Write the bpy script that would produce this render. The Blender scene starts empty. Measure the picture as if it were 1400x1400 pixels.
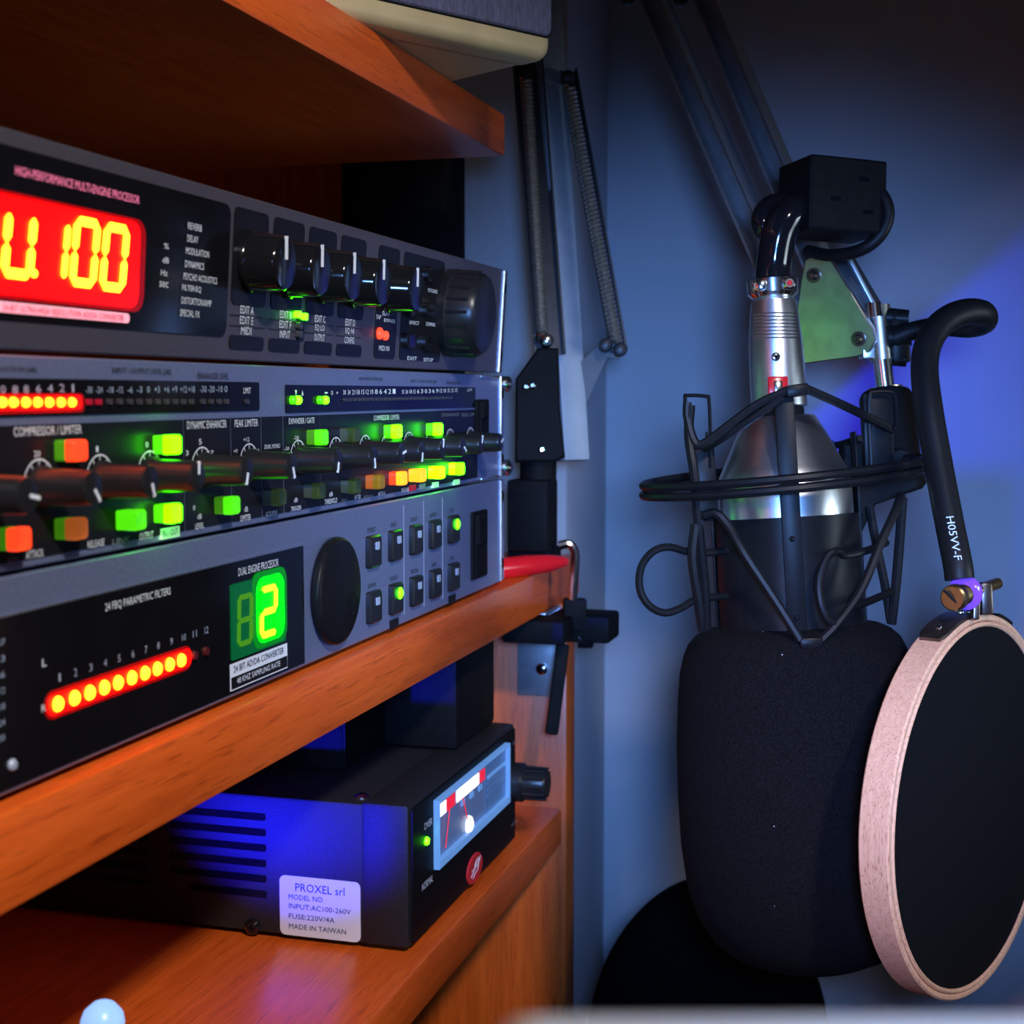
import bpy, bmesh, math, random
from mathutils import Vector, Matrix
random.seed(7)
PI = math.pi
scene = bpy.context.scene
COL = scene.collection
# ------------------------------------------------------------------ camera
FPX = 2000.0
SN = 580/2088.0; CS = math.sqrt(1-SN*SN); SP = 162/2088.0/CS; CP = math.sqrt(1-SP*SP)
F = Vector((-SN*CP, CS*CP, -SP)); R = Vector((CS, SN, 0)); U = Vector((-SN*SP, CS*SP, CP))
CAM = Vector((0.18, 0.0, 0.082))
cd = bpy.data.cameras.new('camera'); cam = bpy.data.objects.new('camera', cd); COL.objects.link(cam)
cam.matrix_world = Matrix(((R.x, U.x, -F.x, CAM.x), (R.y, U.y, -F.y, CAM.y), (R.z, U.z, -F.z, CAM.z), (0, 0, 0, 1)))
cd.sensor_fit = 'HORIZONTAL'; cd.sensor_width = 36; cd.lens = 36*FPX/1400; cd.clip_start = 0.01; cd.clip_end = 50
cd.dof.use_dof = True; cd.dof.focus_distance = 0.475; cd.dof.aperture_fstop = 25
scene.camera = cam
vs = scene.view_settings
vs.view_transform = 'Standard'; vs.look = 'None'; vs.exposure = 0; vs.gamma = 1; vs.use_curve_mapping = False
# ------------------------------------------------------------------ world and lights
w = bpy.data.worlds.new('world'); scene.world = w; w.use_nodes = True
w.node_tree.nodes['Background'].inputs[0].default_value = (0.50, 0.52, 0.72, 1)
w.node_tree.nodes['Background'].inputs[1].default_value = 0.018
def W(px, py, d): return CAM + d*(F + R*((px-700)/FPX) + U*((700-py)/FPX))
def aim(o, tgt):
    o.rotation_euler = (Vector(tgt)-o.location).to_track_quat('-Z', 'Y').to_euler()
def area(name, loc, tgt, size, power, col, sy=None):
    l = bpy.data.lights.new(name, 'AREA'); l.energy = power; l.color = col
    l.shape = 'RECTANGLE'; l.size = size; l.size_y = sy or size
    o = bpy.data.objects.new(name, l); COL.objects.link(o); o.location = loc; aim(o, tgt); return o
def spot(name, loc, tgt, ang, blend, power, col, rad=0.01):
    l = bpy.data.lights.new(name, 'SPOT'); l.energy = power; l.color = col
    l.spot_size = math.radians(ang); l.spot_blend = blend; l.shadow_soft_size = rad
    o = bpy.data.objects.new(name, l); COL.objects.link(o); o.location = loc; aim(o, tgt); return o
def wall_pt(px, py, y=0.90):
    d = F + R*((px-700)/FPX) + U*((700-py)/FPX); return CAM + d*((y-CAM.y)/d.y)
spot('desk_lamp', (0.44, -0.10, 0.48), (-0.02, 0.28, 0.02), 57, 0.85, 21.0, (1.0, 0.93, 0.90), 0.03)
spot('blue_room_lamp', CAM+Vector((0.030, -0.02, 0.018)), wall_pt(1010, 850), 43, 0.95, 22.0, (0.16, 0.38, 1.0), 0.03)
VL = Vector((0.62, 0.12, 0.05)); VT = wall_pt(1912, 947); VE = wall_pt(1300, 290)
spot('violet_lamp', VL, VT, 2*math.degrees((VT-VL).angle(VE-VL)), 0.08, 2.6, (0.56, 0.42, 1.0), 0.012)
sl = area('mic_fill_light', (0.66, 0.48, 0.04), (0.127, 0.545, 0.03), 0.22, 0.12, (0.72, 0.88, 1.0), 0.18); sl.data.spread = math.radians(45)  # off-frame light added to brighten the microphone's right side
spot('hoop_fill_light', (0.07, -0.03, 0.12), W(1225, 1090, 0.46), 22, 0.8, 3.4, (1.0, 0.46, 0.46), 0.01)  # added off-frame fill that tints the hoop rim pink
spot('blue_led_lamp', (-0.105, 0.32, -0.116), (-0.048, 0.4965, -0.060), 36, 1.0, 15.0, (0.01, 0.012, 1.0), 0.004)

# ------------------------------------------------------------------ materials
MATS = {}
def mat(name, col, rough=0.5, metal=0.0, var=0.06, scale=60.0, bump=0.0, bscale=None, stretch=None, spec=0.5, coat=0.0):
    m = bpy.data.materials.new(name); m.use_nodes = True; nt = m.node_tree; b = nt.nodes['Principled BSDF']
    b.inputs['Roughness'].default_value = rough; b.inputs['Metallic'].default_value = metal
    b.inputs['Specular IOR Level'].default_value = spec; b.inputs['Coat Weight'].default_value = coat
    tc = nt.nodes.new('ShaderNodeTexCoord'); mp = nt.nodes.new('ShaderNodeMapping')
    mp.inputs['Scale'].default_value = stretch or (1, 1, 1)
    nt.links.new(tc.outputs['Object'], mp.inputs['Vector'])
    nz = nt.nodes.new('ShaderNodeTexNoise'); nz.inputs['Scale'].default_value = scale; nz.inputs['Detail'].default_value = 5
    nt.links.new(mp.outputs[0], nz.inputs['Vector'])
    cr = nt.nodes.new('ShaderNodeValToRGB')
    c = Vector(col); lo = c*(1-var*3); hi = c*(1+var*3)
    cr.color_ramp.elements[0].position = 0.3; cr.color_ramp.elements[1].position = 0.7
    cr.color_ramp.elements[0].color = (*[max(0, v) for v in lo], 1); cr.color_ramp.elements[1].color = (*[min(1, v) for v in hi], 1)
    nt.links.new(nz.outputs['Fac'], cr.inputs[0]); nt.links.new(cr.outputs[0], b.inputs['Base Color'])
    if bump:
        bp = nt.nodes.new('ShaderNodeBump'); bp.inputs['Strength'].default_value = bump; bp.inputs['Distance'].default_value = 0.001
        n2 = nt.nodes.new('ShaderNodeTexNoise'); n2.inputs['Scale'].default_value = bscale or scale; n2.inputs['Detail'].default_value = 4
        nt.links.new(mp.outputs[0], n2.inputs['Vector']); nt.links.new(n2.outputs['Fac'], bp.inputs['Height'])
        nt.links.new(bp.outputs[0], b.inputs['Normal'])
    MATS[name] = m; return m
def emat(name, col, strength, base=None):
    m = bpy.data.materials.new(name); m.use_nodes = True; nt = m.node_tree; b = nt.nodes['Principled BSDF']
    b.inputs['Base Color'].default_value = (*(base or [v*0.5 for v in col]), 1); b.inputs['Roughness'].default_value = 0.3
    tc = nt.nodes.new('ShaderNodeTexCoord'); nz = nt.nodes.new('ShaderNodeTexNoise'); nz.inputs['Scale'].default_value = 300
    nt.links.new(tc.outputs['Object'], nz.inputs['Vector'])
    mr = nt.nodes.new('ShaderNodeMapRange'); mr.inputs['To Min'].default_value = strength*0.85; mr.inputs['To Max'].default_value = strength*1.15
    nt.links.new(nz.outputs['Fac'], mr.inputs['Value']); nt.links.new(mr.outputs[0], b.inputs['Emission Strength'])
    b.inputs['Emission Color'].default_value = (*col, 1)
    MATS[name] = m; return m
mat('panel', (0.235, 0.285, 0.47), 0.38, 0.55, 0.03, 900, 0.10, 1500)
mat('panel_dark', (0.115, 0.105, 0.135), 0.40, 0.5, 0.03, 900, 0.10, 1500)
mat('chassis', (0.05, 0.05, 0.055), 0.5, 0.5)
mat('overlay', (0.010, 0.010, 0.013), 0.28, 0, 0.05, spec=0.12)
mat('window_black', (0.006, 0.006, 0.008), 0.12, 0, 0.05, spec=0.15)
mat('knob_black', (0.014, 0.014, 0.016), 0.30, 0, 0.05, spec=0.35)
mat('gloss_black', (0.008, 0.008, 0.010), 0.10, 0, 0.03)
mat('satin_black', (0.009, 0.009, 0.010), 0.38, 0, 0.05, 400, spec=0.12)
mat('matt_black', (0.006, 0.006, 0.007), 0.65, 0, 0.08, 300, spec=0.12)
mat('rubber', (0.007, 0.007, 0.008), 0.5, 0, 0.06, 500, spec=0.25)
mat('white_print', (0.80, 0.86, 0.96), 0.6, 0, 0.02)
mat('dark_print', (0.02, 0.02, 0.025), 0.6, 0, 0.02)
mat('grey_print', (0.20, 0.22, 0.27), 0.6, 0, 0.02)
mat('chrome', (0.75, 0.76, 0.78), 0.16, 1.0, 0.02, 200)
mat('satin_silver', (0.76, 0.78, 0.81), 0.32, 1.0, 0.02, 900, 0.06, 2500)
mat('zinc', (0.66, 0.66, 0.62), 0.30, 1.0, 0.06, 120)
mat('brass', (0.72, 0.55, 0.26), 0.28, 1.0, 0.05, 200)
mat('bronze', (0.16, 0.12, 0.10), 0.33, 0.9, 0.12, 200)
mat('aluminium', (0.50, 0.53, 0.57), 0.42, 0.8, 0.04, 200)
mat('dark_aluminium', (0.055, 0.055, 0.06), 0.42, 0.7, 0.04, 200)
mat('paint_white', (0.36, 0.40, 0.45), 0.45, 0.1, 0.03, 90)
mat('plaster', (0.55, 0.55, 0.58), 0.85, 0, 0.025, 9, 0.15, 300)
mat('floor_grey', (0.12, 0.11, 0.10), 0.7, 0, 0.1, 12)
mat('beige', (0.55, 0.46, 0.27), 0.45, 0, 0.03, 60)
mat('cream', (0.40, 0.36, 0.29), 0.5, 0, 0.03, 30)
mat('red_plastic', (0.75, 0.012, 0.02), 0.22, 0, 0.03)
mat('psu_paint', (0.019, 0.019, 0.022), 0.5, 0.1, 0.06, 900, 0.2, 1800, spec=0.3)
mat('psu_front', (0.004, 0.004, 0.005), 0.55, 0, 0.05, 500, spec=0.2)
mat('paper_white', (0.72, 0.76, 0.84), 0.55, 0, 0.015, 50)
mat('label_ink', (0.03, 0.035, 0.12), 0.6, 0, 0.02)
mat('logo_red', (0.75, 0.03, 0.04), 0.4, 0, 0.04)
mat('cushion', (0.003, 0.003, 0.0035), 0.8, 0, 0.15, 200, 0.3, 600, spec=0.05)
mat('grille', (0.10, 0.11, 0.22), 0.8, 0, 0.10, 900, 0.6, 2200, (1, 1, 0.25))
mat('led_off', (0.05, 0.045, 0.05), 0.3, 0, 0.05)
mat('led_off_red', (0.10, 0.012, 0.016), 0.3, 0, 0.05)
mat('led_off_blue', (0.38, 0.46, 0.62), 0.3, 0, 0.03)
mat('button_smoke', (0.06, 0.075, 0.05), 0.25, 0, 0.06)
mat('violet_lit_plastic', (0.35, 0.10, 0.85), 0.12, 0, 0.03)  # violet light on the clear washer, put into its base colour
mat('edge_metal', (0.55, 0.58, 0.64), 0.25, 0.9, 0.03, 400)
mat('dull_grey', (0.13, 0.14, 0.15), 0.6, 0, 0.04, 200)
mat('spring_steel', (0.62, 0.57, 0.48), 0.35, 0.85, 0.05, 500)
emat('red_digit', (1.0, 0.17, 0.006), 15.0)
emat('red_window', (1.0, 0.0005, 0.0005), 8.0)
emat('red_led', (1.0, 0.13, 0.004), 16)
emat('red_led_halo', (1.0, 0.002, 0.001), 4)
emat('red_halo_dim', (0.6, 0.001, 0.001), 0.22)
emat('green_halo_dim', (0.0, 0.30, 0.01), 0.5)
emat('red_led_dot', (1.0, 0.05, 0.02), 2.4)
emat('red_dim', (0.5, 0.006, 0.03), 0.35)
emat('pink_cast_label', (1.0, 0.16, 0.28), 0.8, (0.7, 0.6, 0.65))  # pink light falling on the white strip, put in as emission
emat('pink_print', (1.0, 0.22, 0.40), 0.75)
emat('green_digit', (0.34, 1.0, 0.01), 3.4)
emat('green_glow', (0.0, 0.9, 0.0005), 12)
emat('green_dim', (0.0, 0.14, 0.035), 0.45)
emat('btn_bright', (0.042, 1.0, 0.0), 14)
emat('btn_green', (0.10, 0.95, 0.005), 0.9)
emat('btn_green_dim', (0.10, 0.45, 0.01), 0.35)
emat('btn_dark', (0.05, 0.09, 0.02), 0.22)
emat('btn_orange', (1.0, 0.055, 0.012), 1.3)
emat('btn_orange_dim', (0.55, 0.13, 0.02), 0.55)
emat('btn_amber', (1.0, 0.30, 0.01), 2.2)
emat('btn_amber_dim', (0.4, 0.22, 0.01), 0.3)
emat('btn_yellow', (0.10, 1.0, 0.0), 12)
emat('green_led', (0.05, 1.0, 0.002), 12)
emat('lit_label', (0.35, 1.0, 0.38), 0.5, (0.7, 0.8, 0.7))
emat('meter_face', (0.16, 0.26, 0.55), 0.22)
emat('meter_frame', (0.18, 0.42, 0.90), 0.45)
emat('meter_white', (1.0, 1.0, 1.0), 1.3)
emat('meter_red', (0.9, 0.02, 0.06), 0.8)
emat('meter_side', (0.10, 0.22, 0.50), 0.28)
emat('blue_glow', (0.30, 0.52, 1.0), 1.0)
emat('cyan_glow', (0.05, 0.45, 1.0), 1.1)
def wood(name, c0, c1, axis, rough=0.32, scale=14, flecks=0):
    m = bpy.data.materials.new(name); m.use_nodes = True; nt = m.node_tree; b = nt.nodes['Principled BSDF']
    b.inputs['Roughness'].default_value = rough
    tc = nt.nodes.new('ShaderNodeTexCoord'); mp = nt.nodes.new('ShaderNodeMapping')
    s = [scale*6]*3; s[axis] = scale*0.35; mp.inputs['Scale'].default_value = s
    nt.links.new(tc.outputs['Object'], mp.inputs['Vector'])
    n1 = nt.nodes.new('ShaderNodeTexNoise'); n1.inputs['Scale'].default_value = 3; n1.inputs['Detail'].default_value = 8; n1.inputs['Roughness'].default_value = 0.7
    nt.links.new(mp.outputs[0], n1.inputs['Vector'])
    cr = nt.nodes.new('ShaderNodeValToRGB'); e = cr.color_ramp.elements
    e[0].position = 0.28; e[0].color = (*c0, 1); e[1].position = 0.62; e[1].color = (*c1, 1)
    nt.links.new(n1.outputs['Fac'], cr.inputs[0])
    out = cr.outputs[0]
    n2 = nt.nodes.new('ShaderNodeTexNoise'); n2.inputs['Scale'].default_value = 14; n2.inputs['Detail'].default_value = 2
    nt.links.new(mp.outputs[0], n2.inputs['Vector'])
    c2 = nt.nodes.new('ShaderNodeValToRGB'); e = c2.color_ramp.elements
    e[0].position = 0.30 if not flecks else 0.33; e[0].color = (0.45, 0.32, 0.3, 1); e[1].position = 0.42; e[1].color = (1, 1, 1, 1)
    nt.links.new(n2.outputs['Fac'], c2.inputs[0])
    mx = nt.nodes.new('ShaderNodeMix'); mx.data_type = 'RGBA'; mx.blend_type = 'MULTIPLY'; mx.inputs['Factor'].default_value = 0.55 if not flecks else 0.9
    nt.links.new(out, mx.inputs['A']); nt.links.new(c2.outputs[0], mx.inputs['B'])
    nt.links.new(mx.outputs['Result'], b.inputs['Base Color'])
    MATS[name] = m
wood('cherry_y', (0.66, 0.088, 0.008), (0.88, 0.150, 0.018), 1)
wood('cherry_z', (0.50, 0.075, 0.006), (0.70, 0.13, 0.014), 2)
wood('beech', (0.66, 0.34, 0.19), (0.84, 0.48, 0.29), 2, 0.5, 40, 1)
def fabric(name, col, scale, lint):
    m = bpy.data.materials.new(name); m.use_nodes = True; nt = m.node_tree; b = nt.nodes['Principled BSDF']
    b.inputs['Roughness'].default_value = 0.95; b.inputs['Specular IOR Level'].default_value = 0.15
    tc = nt.nodes.new('ShaderNodeTexCoord')
    n1 = nt.nodes.new('ShaderNodeTexNoise'); n1.inputs['Scale'].default_value = scale; n1.inputs['Detail'].default_value = 3
    nt.links.new(tc.outputs['Object'], n1.inputs['Vector'])
    cr = nt.nodes.new('ShaderNodeValToRGB'); e = cr.color_ramp.elements
    c = Vector(col); e[0].position = 0.35; e[0].color = (*(c*0.4), 1); e[1].position = 0.7; e[1].color = (*(c*1.6), 1)
    nt.links.new(n1.outputs['Fac'], cr.inputs[0])
    vo = nt.nodes.new('ShaderNodeTexVoronoi'); vo.inputs['Scale'].default_value = 110
    nt.links.new(tc.outputs['Object'], vo.inputs['Vector'])
    lt = nt.nodes.new('ShaderNodeMath'); lt.operation = 'LESS_THAN'; lt.inputs[1].default_value = lint
    nt.links.new(vo.outputs['Distance'], lt.inputs[0])
    mx = nt.nodes.new('ShaderNodeMix'); mx.data_type = 'RGBA'
    nt.links.new(lt.outputs[0], mx.inputs['Factor']); nt.links.new(cr.outputs[0], mx.inputs['A']); mx.inputs['B'].default_value = (0.35, 0.38, 0.45, 1)
    nt.links.new(mx.outputs['Result'], b.inputs['Base Color'])
    bp = nt.nodes.new('ShaderNodeBump'); bp.inputs['Strength'].default_value = 0.8; bp.inputs['Distance'].default_value = 0.0008
    nt.links.new(n1.outputs['Fac'], bp.inputs['Height']); nt.links.new(bp.outputs[0], b.inputs['Normal'])
    MATS[name] = m
fabric('foam', (0.0050, 0.0048, 0.0055), 1400, 0.03)
fabric('hoop_mesh', (0.0040, 0.0038, 0.0045), 2600, 0.0)

# ------------------------------------------------------------------ helpers
WM = {}
def thing(name, label, cat, loc=(0, 0, 0), group=None, M=None):
    o = bpy.data.objects.new(name, None); COL.objects.link(o); o.empty_display_size = 0.02
    M = M or Matrix.Translation(loc); o.matrix_world = M; WM[o.name] = M.copy()
    o['label'] = label; o['category'] = cat
    if group: o['group'] = group
    return o
def obj(name, bm, m, parent=None, smooth=True, label=None, kind=None):
    if parent is not None:
        bm.transform(WM[parent.name].inverted())
    me = bpy.data.meshes.new(name); bmesh.ops.recalc_face_normals(bm, faces=bm.faces[:]); bm.to_mesh(me); bm.free()
    me.materials.append(MATS[m])
    if smooth:
        me.polygons.foreach_set('use_smooth', [True]*len(me.polygons))
        try: me.set_sharp_from_angle(angle=math.radians(35))
        except Exception: pass
    o = bpy.data.objects.new(name, me); COL.objects.link(o)
    if parent is not None:
        o.parent = parent; WM[o.name] = WM[parent.name]
    else:
        WM[o.name] = Matrix.Identity(4)
    if label: o['label'] = label
    if kind: o['kind'] = kind
    return o
class Frame:
    def __init__(s, o, a, b, n):
        s.o = Vector(o); s.a = Vector(a).normalized(); s.b = Vector(b).normalized(); s.n = Vector(n).normalized()
    def p(s, a, b, n=0): return s.o + s.a*a + s.b*b + s.n*n
    def at(s, px, py, h=0):
        d = F + R*((px-700)/FPX) + U*((700-py)/FPX)
        t = ((s.o + s.n*h - CAM).dot(s.n))/d.dot(s.n); q = CAM + d*t - s.o
        return q.dot(s.a), q.dot(s.b)
def merge(dst, src):
    me = bpy.data.meshes.new('tmp'); src.to_mesh(me); src.free(); dst.from_mesh(me); bpy.data.meshes.remove(me); return dst
def prism(fr, pts, n0, n1, bev=0.0, seg=1):
    bm = bmesh.new(); lo = [bm.verts.new(fr.p(a, b, n0)) for a, b in pts]; hi = [bm.verts.new(fr.p(a, b, n1)) for a, b in pts]
    N = len(pts); bm.faces.new(lo[::-1]); top = bm.faces.new(hi)
    for i in range(N): bm.faces.new((lo[i], lo[(i+1) % N], hi[(i+1) % N], hi[i]))
    bmesh.ops.recalc_face_normals(bm, faces=bm.faces[:])
    if bev > 0: bmesh.ops.bevel(bm, geom=list(top.edges), offset=bev, segments=seg, affect='EDGES', profile=0.5)
    return bm
def rrect(a0, a1, b0, b1, r=0.0, seg=4):
    if r <= 0: return [(a0, b0), (a1, b0), (a1, b1), (a0, b1)]
    r = min(r, abs(a1-a0)/2.01, abs(b1-b0)/2.01); out = []
    for cx, cy, s in ((a1-r, b0+r, -90), (a1-r, b1-r, 0), (a0+r, b1-r, 90), (a0+r, b0+r, 180)):
        for k in range(seg+1):
            t = math.radians(s+90*k/seg); out.append((cx+r*math.cos(t), cy+r*math.sin(t)))
    return out
def plate(fr, a0, a1, b0, b1, n0, n1, r=0.0, bev=0.0): return prism(fr, rrect(a0, a1, b0, b1, r), n0, n1, bev)
def box(c, size, bev=0.0, M=None, seg=2):
    bm = bmesh.new(); bmesh.ops.create_cube(bm, size=1)
    for v in bm.verts: v.co = Vector((v.co.x*size[0], v.co.y*size[1], v.co.z*size[2]))
    if bev: bmesh.ops.bevel(bm, geom=bm.edges[:], offset=bev, segments=seg, affect='EDGES', profile=0.5)
    if M: bm.transform(M)
    bm.transform(Matrix.Translation(c)); return bm
def axes(d):
    d = Vector(d).normalized(); h = Vector((0, 0, 1)) if abs(d.z) < 0.9 else Vector((1, 0, 0))
    u = d.cross(h).normalized(); return d, u, d.cross(u).normalized()
def lathe(o, d, prof, seg=24, cap=True):
    """prof: list of (distance along d, radius)"""
    o = Vector(o); d, u, v = axes(d); bm = bmesh.new(); rings = []
    for t, r in prof:
        rings.append([bm.verts.new(o+d*t+(u*math.cos(2*PI*k/seg)+v*math.sin(2*PI*k/seg))*max(r, 1e-5)) for k in range(seg)])
    for i in range(len(rings)-1):
        for k in range(seg): bm.faces.new((rings[i][k], rings[i][(k+1) % seg], rings[i+1][(k+1) % seg], rings[i+1][k]))
    if cap: bm.faces.new(rings[0][::-1]); bm.faces.new(rings[-1])
    return bm
def cyl(p0, p1, r, r2=None, seg=16):
    p0 = Vector(p0); p1 = Vector(p1); return lathe(p0, p1-p0, [(0, r), ((p1-p0).length, r if r2 is None else r2)], seg)
def spline(pts, n=8):
    P = [Vector(p) for p in pts]; P = [P[0]*2-P[1]]+P+[P[-1]*2-P[-2]]; out = []
    for i in range(1, len(P)-2):
        for k in range(n):
            t = k/n; a, b, c, d = P[i-1:i+3]
            out.append(0.5*((2*b)+(c-a)*t+(2*a-5*b+4*c-d)*t*t+(3*b-a-3*c+d)*t**3))
    out.append(P[-2]); return out
def tube(path, r, seg=10, closed=False, cap=True, rf=None):
    P = [Vector(p) for p in path]; bm = bmesh.new(); rings = []; N = len(P); pu = None
    for i, p in enumerate(P):
        if closed: d = (P[(i+1) % N]-P[i-1]).normalized()
        else: d = (P[min(i+1, N-1)]-P[max(i-1, 0)]).normalized()
        if pu is None: _, pu, _v = axes(d)
        u = (pu-d*pu.dot(d)).normalized(); pu = u; v = d.cross(u); rr = r if rf is None else r*rf(i/(N-1))
        rings.append([bm.verts.new(p+(u*math.cos(2*PI*k/seg)+v*math.sin(2*PI*k/seg))*rr) for k in range(seg)])
    for i in range(N if closed else N-1):
        a, b = rings[i], rings[(i+1) % N]
        for k in range(seg): bm.faces.new((a[k], a[(k+1) % seg], b[(k+1) % seg], b[k]))
    if cap and not closed: bm.faces.new(rings[0][::-1]); bm.faces.new(rings[-1])
    return bm
def bar(p0, p1, wdir, w, t, bev=0.0):
    """box bar from p0 to p1, width w along wdir, thickness t across"""
    p0 = Vector(p0); p1 = Vector(p1); d = (p1-p0).normalized(); wv = Vector(wdir); wv = (wv-d*wv.dot(d)).normalized(); tv = d.cross(wv)
    M = Matrix((wv, tv, d)).transposed().to_4x4()
    return box((p0+p1)/2, (w, t, (p1-p0).length), bev, M)
def channel(p0, p1, wdir, w, dep, th):
    """U channel bar, open to +cross side"""
    p0 = Vector(p0); p1 = Vector(p1); d = (p1-p0).normalized(); wv = Vector(wdir); wv = (wv-d*wv.dot(d)).normalized(); tv = d.cross(wv)
    bm = bar(p0, p1, wv, w, th)
    for s in (-1, 1):
        o = wv*(s*(w-th)/2)+tv*(dep-th)/2; merge(bm, bar(p0+o, p1+o, wv, th, dep-th*0.02))
    return bm
def text_bm(s, fr, a, b, h, wd=None, n=0.0002, center=False, shear=0.0):
    cu = bpy.data.curves.new('t', 'FONT'); cu.body = s; cu.resolution_u = 2
    to = bpy.data.objects.new('t', cu); me = bpy.data.meshes.new_from_object(to)
    bpy.data.objects.remove(to); bpy.data.curves.remove(cu)
    bm = bmesh.new(); bm.from_mesh(me); bpy.data.meshes.remove(me)
    if not bm.verts: return bm
    xs = [v.co.x for v in bm.verts]; ys = [v.co.y for v in bm.verts]
    x0, x1, y0, y1 = min(xs), max(xs), min(ys), max(ys); sy = h/max(y1-y0, 1e-6); sx = (wd/(x1-x0)) if wd else sy*0.7
    off = -(x1-x0)*sx/2 if center else 0
    for v in bm.verts:
        yy = (v.co.y-y0)*sy; v.co = fr.p(a+off+(v.co.x-x0)*sx+shear*yy, b+yy, n)
    return bm
def txt(parent, s, fr, px0, py0, px1, hpx, m='white_print', n=0.0003, name='printed_text'):
    a0, b0 = fr.at(px0, py0, n); a1, _ = fr.at(px1, py0, n); _, b1 = fr.at(px0, py0-hpx, n)
    return obj(name, text_bm(s, fr, a0, b0, b1-b0, a1-a0, n), m, parent, smooth=False)
def txts(parent, items, fr, m='white_print', n=0.0003, name='printed_text'):
    """several marks of one scale: items (string, px centre, py base, height px, width px)"""
    bm = bmesh.new()
    for s, px, py, hp, wp in items:
        a0, b0 = fr.at(px-wp/2, py, n); a1, _ = fr.at(px+wp/2, py, n); _, b1 = fr.at(px, py-hp, n)
        merge(bm, text_bm(s, fr, a0, b0, b1-b0, a1-a0, n))
    return obj(name, bm, m, parent, smooth=False)
def pxplate(fr, px0, py0, px1, py1, n0, n1, r=0.0, bev=0.0):
    a0, b1 = fr.at(px0, py0, n1); a1, b0 = fr.at(px1, py1, n1); return plate(fr, a0, a1, b0, b1, n0, n1, r, bev)
def knob(parent, fr, a, b, r, h, ang=None, n0=0.0003, skirt=1.12, m='knob_black', flutes=0, name='knob'):
    prof = [(0, r*skirt), (h*0.14, r*skirt), (h*0.2, r), (h*0.92, r*0.93), (h*0.985, r*0.86), (h, r*0.74)]
    bm = lathe(fr.p(a, b, n0), fr.n, prof, 28)
    k = obj(name, bm, m, parent)
    if ang is not None:
        t = math.radians(ang); ca, sa = math.cos(t), math.sin(t); hw = r*0.10
        pts = [(a+ca*q-sa*s, b+sa*q+ca*s) for q, s in ((r*.12, -hw), (r*.90, -hw), (r*.90, hw), (r*.12, hw))]
        obj('pointer_or_glint', prism(fr, pts, n0+h*0.985, n0+h*1.015), 'white_print', k, smooth=False)
    return k
def arc_bm(fr, a, b, r, t0, t1, wd, n, ticks=9, tl=0.0012):
    bm = bmesh.new(); N = 32; prev = None
    for i in range(N+1):
        t = math.radians(t0+(t1-t0)*i/N); c, s = math.cos(t), math.sin(t)
        cur = (bm.verts.new(fr.p(a+c*(r-wd/2), b+s*(r-wd/2), n)), bm.verts.new(fr.p(a+c*(r+wd/2), b+s*(r+wd/2), n)))
        if prev: bm.faces.new((prev[0], prev[1], cur[1], cur[0]))
        prev = cur
    for i in range(ticks):
        t = math.radians(t0+(t1-t0)*i/(ticks-1)); c, s = math.cos(t), math.sin(t); h = wd*0.4
        bm.faces.new([bm.verts.new(fr.p(a+c*q-s*z, b+s*q+c*z, n)) for q, z in ((r-tl, -h), (r, -h), (r, h), (r-tl, h))])
    return bm
SEG = {'a': 0, 'b': 1, 'c': 2, 'd': 3, 'e': 4, 'f': 5, 'g': 6}
def seg_digit(parent, fr, a, b, wd, h, lit, on, off, n=0.0012, shear=0.10, t=None):
    t = t or wd*0.24; g = t*0.06
    def seg(p0, p1):
        (x0, y0), (x1, y1) = p0, p1; dx, dy = x1-x0, y1-y0; L = math.hypot(dx, dy); dx /= L; dy /= L; q = t/2
        pts = [(x0+dx*g, y0+dy*g), (x0+dx*(g+q)-dy*q, y0+dy*(g+q)+dx*q), (x1-dx*(g+q)-dy*q, y1-dy*(g+q)+dx*q), (x1-dx*g, y1-dy*g),
               (x1-dx*(g+q)+dy*q, y1-dy*(g+q)-dx*q), (x0+dx*(g+q)+dy*q, y0+dy*(g+q)-dx*q)]
        return [(a+x+shear*y, b+y) for x, y in pts]
    L, Rr = t/2, wd-t/2; B, Mm, T = t/2, h/2, h-t/2
    S = {'a': ((L, T), (Rr, T)), 'b': ((Rr, Mm), (Rr, T)), 'c': ((Rr, B), (Rr, Mm)), 'd': ((L, B), (Rr, B)), 'e': ((L, B), (L, Mm)), 'f': ((L, Mm), (L, T)), 'g': ((L, Mm), (Rr, Mm))}
    for k, (p0, p1) in S.items():
        if k in lit: obj('lit_segment', prism(fr, seg(p0, p1), n-0.0004, n), on, parent, smooth=False)
        elif off: obj('dark_segment', prism(fr, seg(p0, p1), n-0.0004, n), off, parent, smooth=False)

# ------------------------------------------------------------------ the setting
def struct(name, bm, m):
    o = obj(name, bm, m); o['kind'] = 'structure'; return o
struct('wall_back', box((0.99, 0.95, 0.45), (2.02, 0.10, 2.5)), 'plaster')
struct('wall_left', box((-0.5187, 0.90, 0.45), (1.0, 0.20, 2.5), 0.004), 'plaster')
struct('wall_shelf_side', box((-0.42, 0.1, 0.45), (0.06, 1.398, 2.5)), 'plaster')
struct('floor', box((0.4, 0.1, -0.825), (3.2, 2.2, 0.05)), 'floor_grey')

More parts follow.
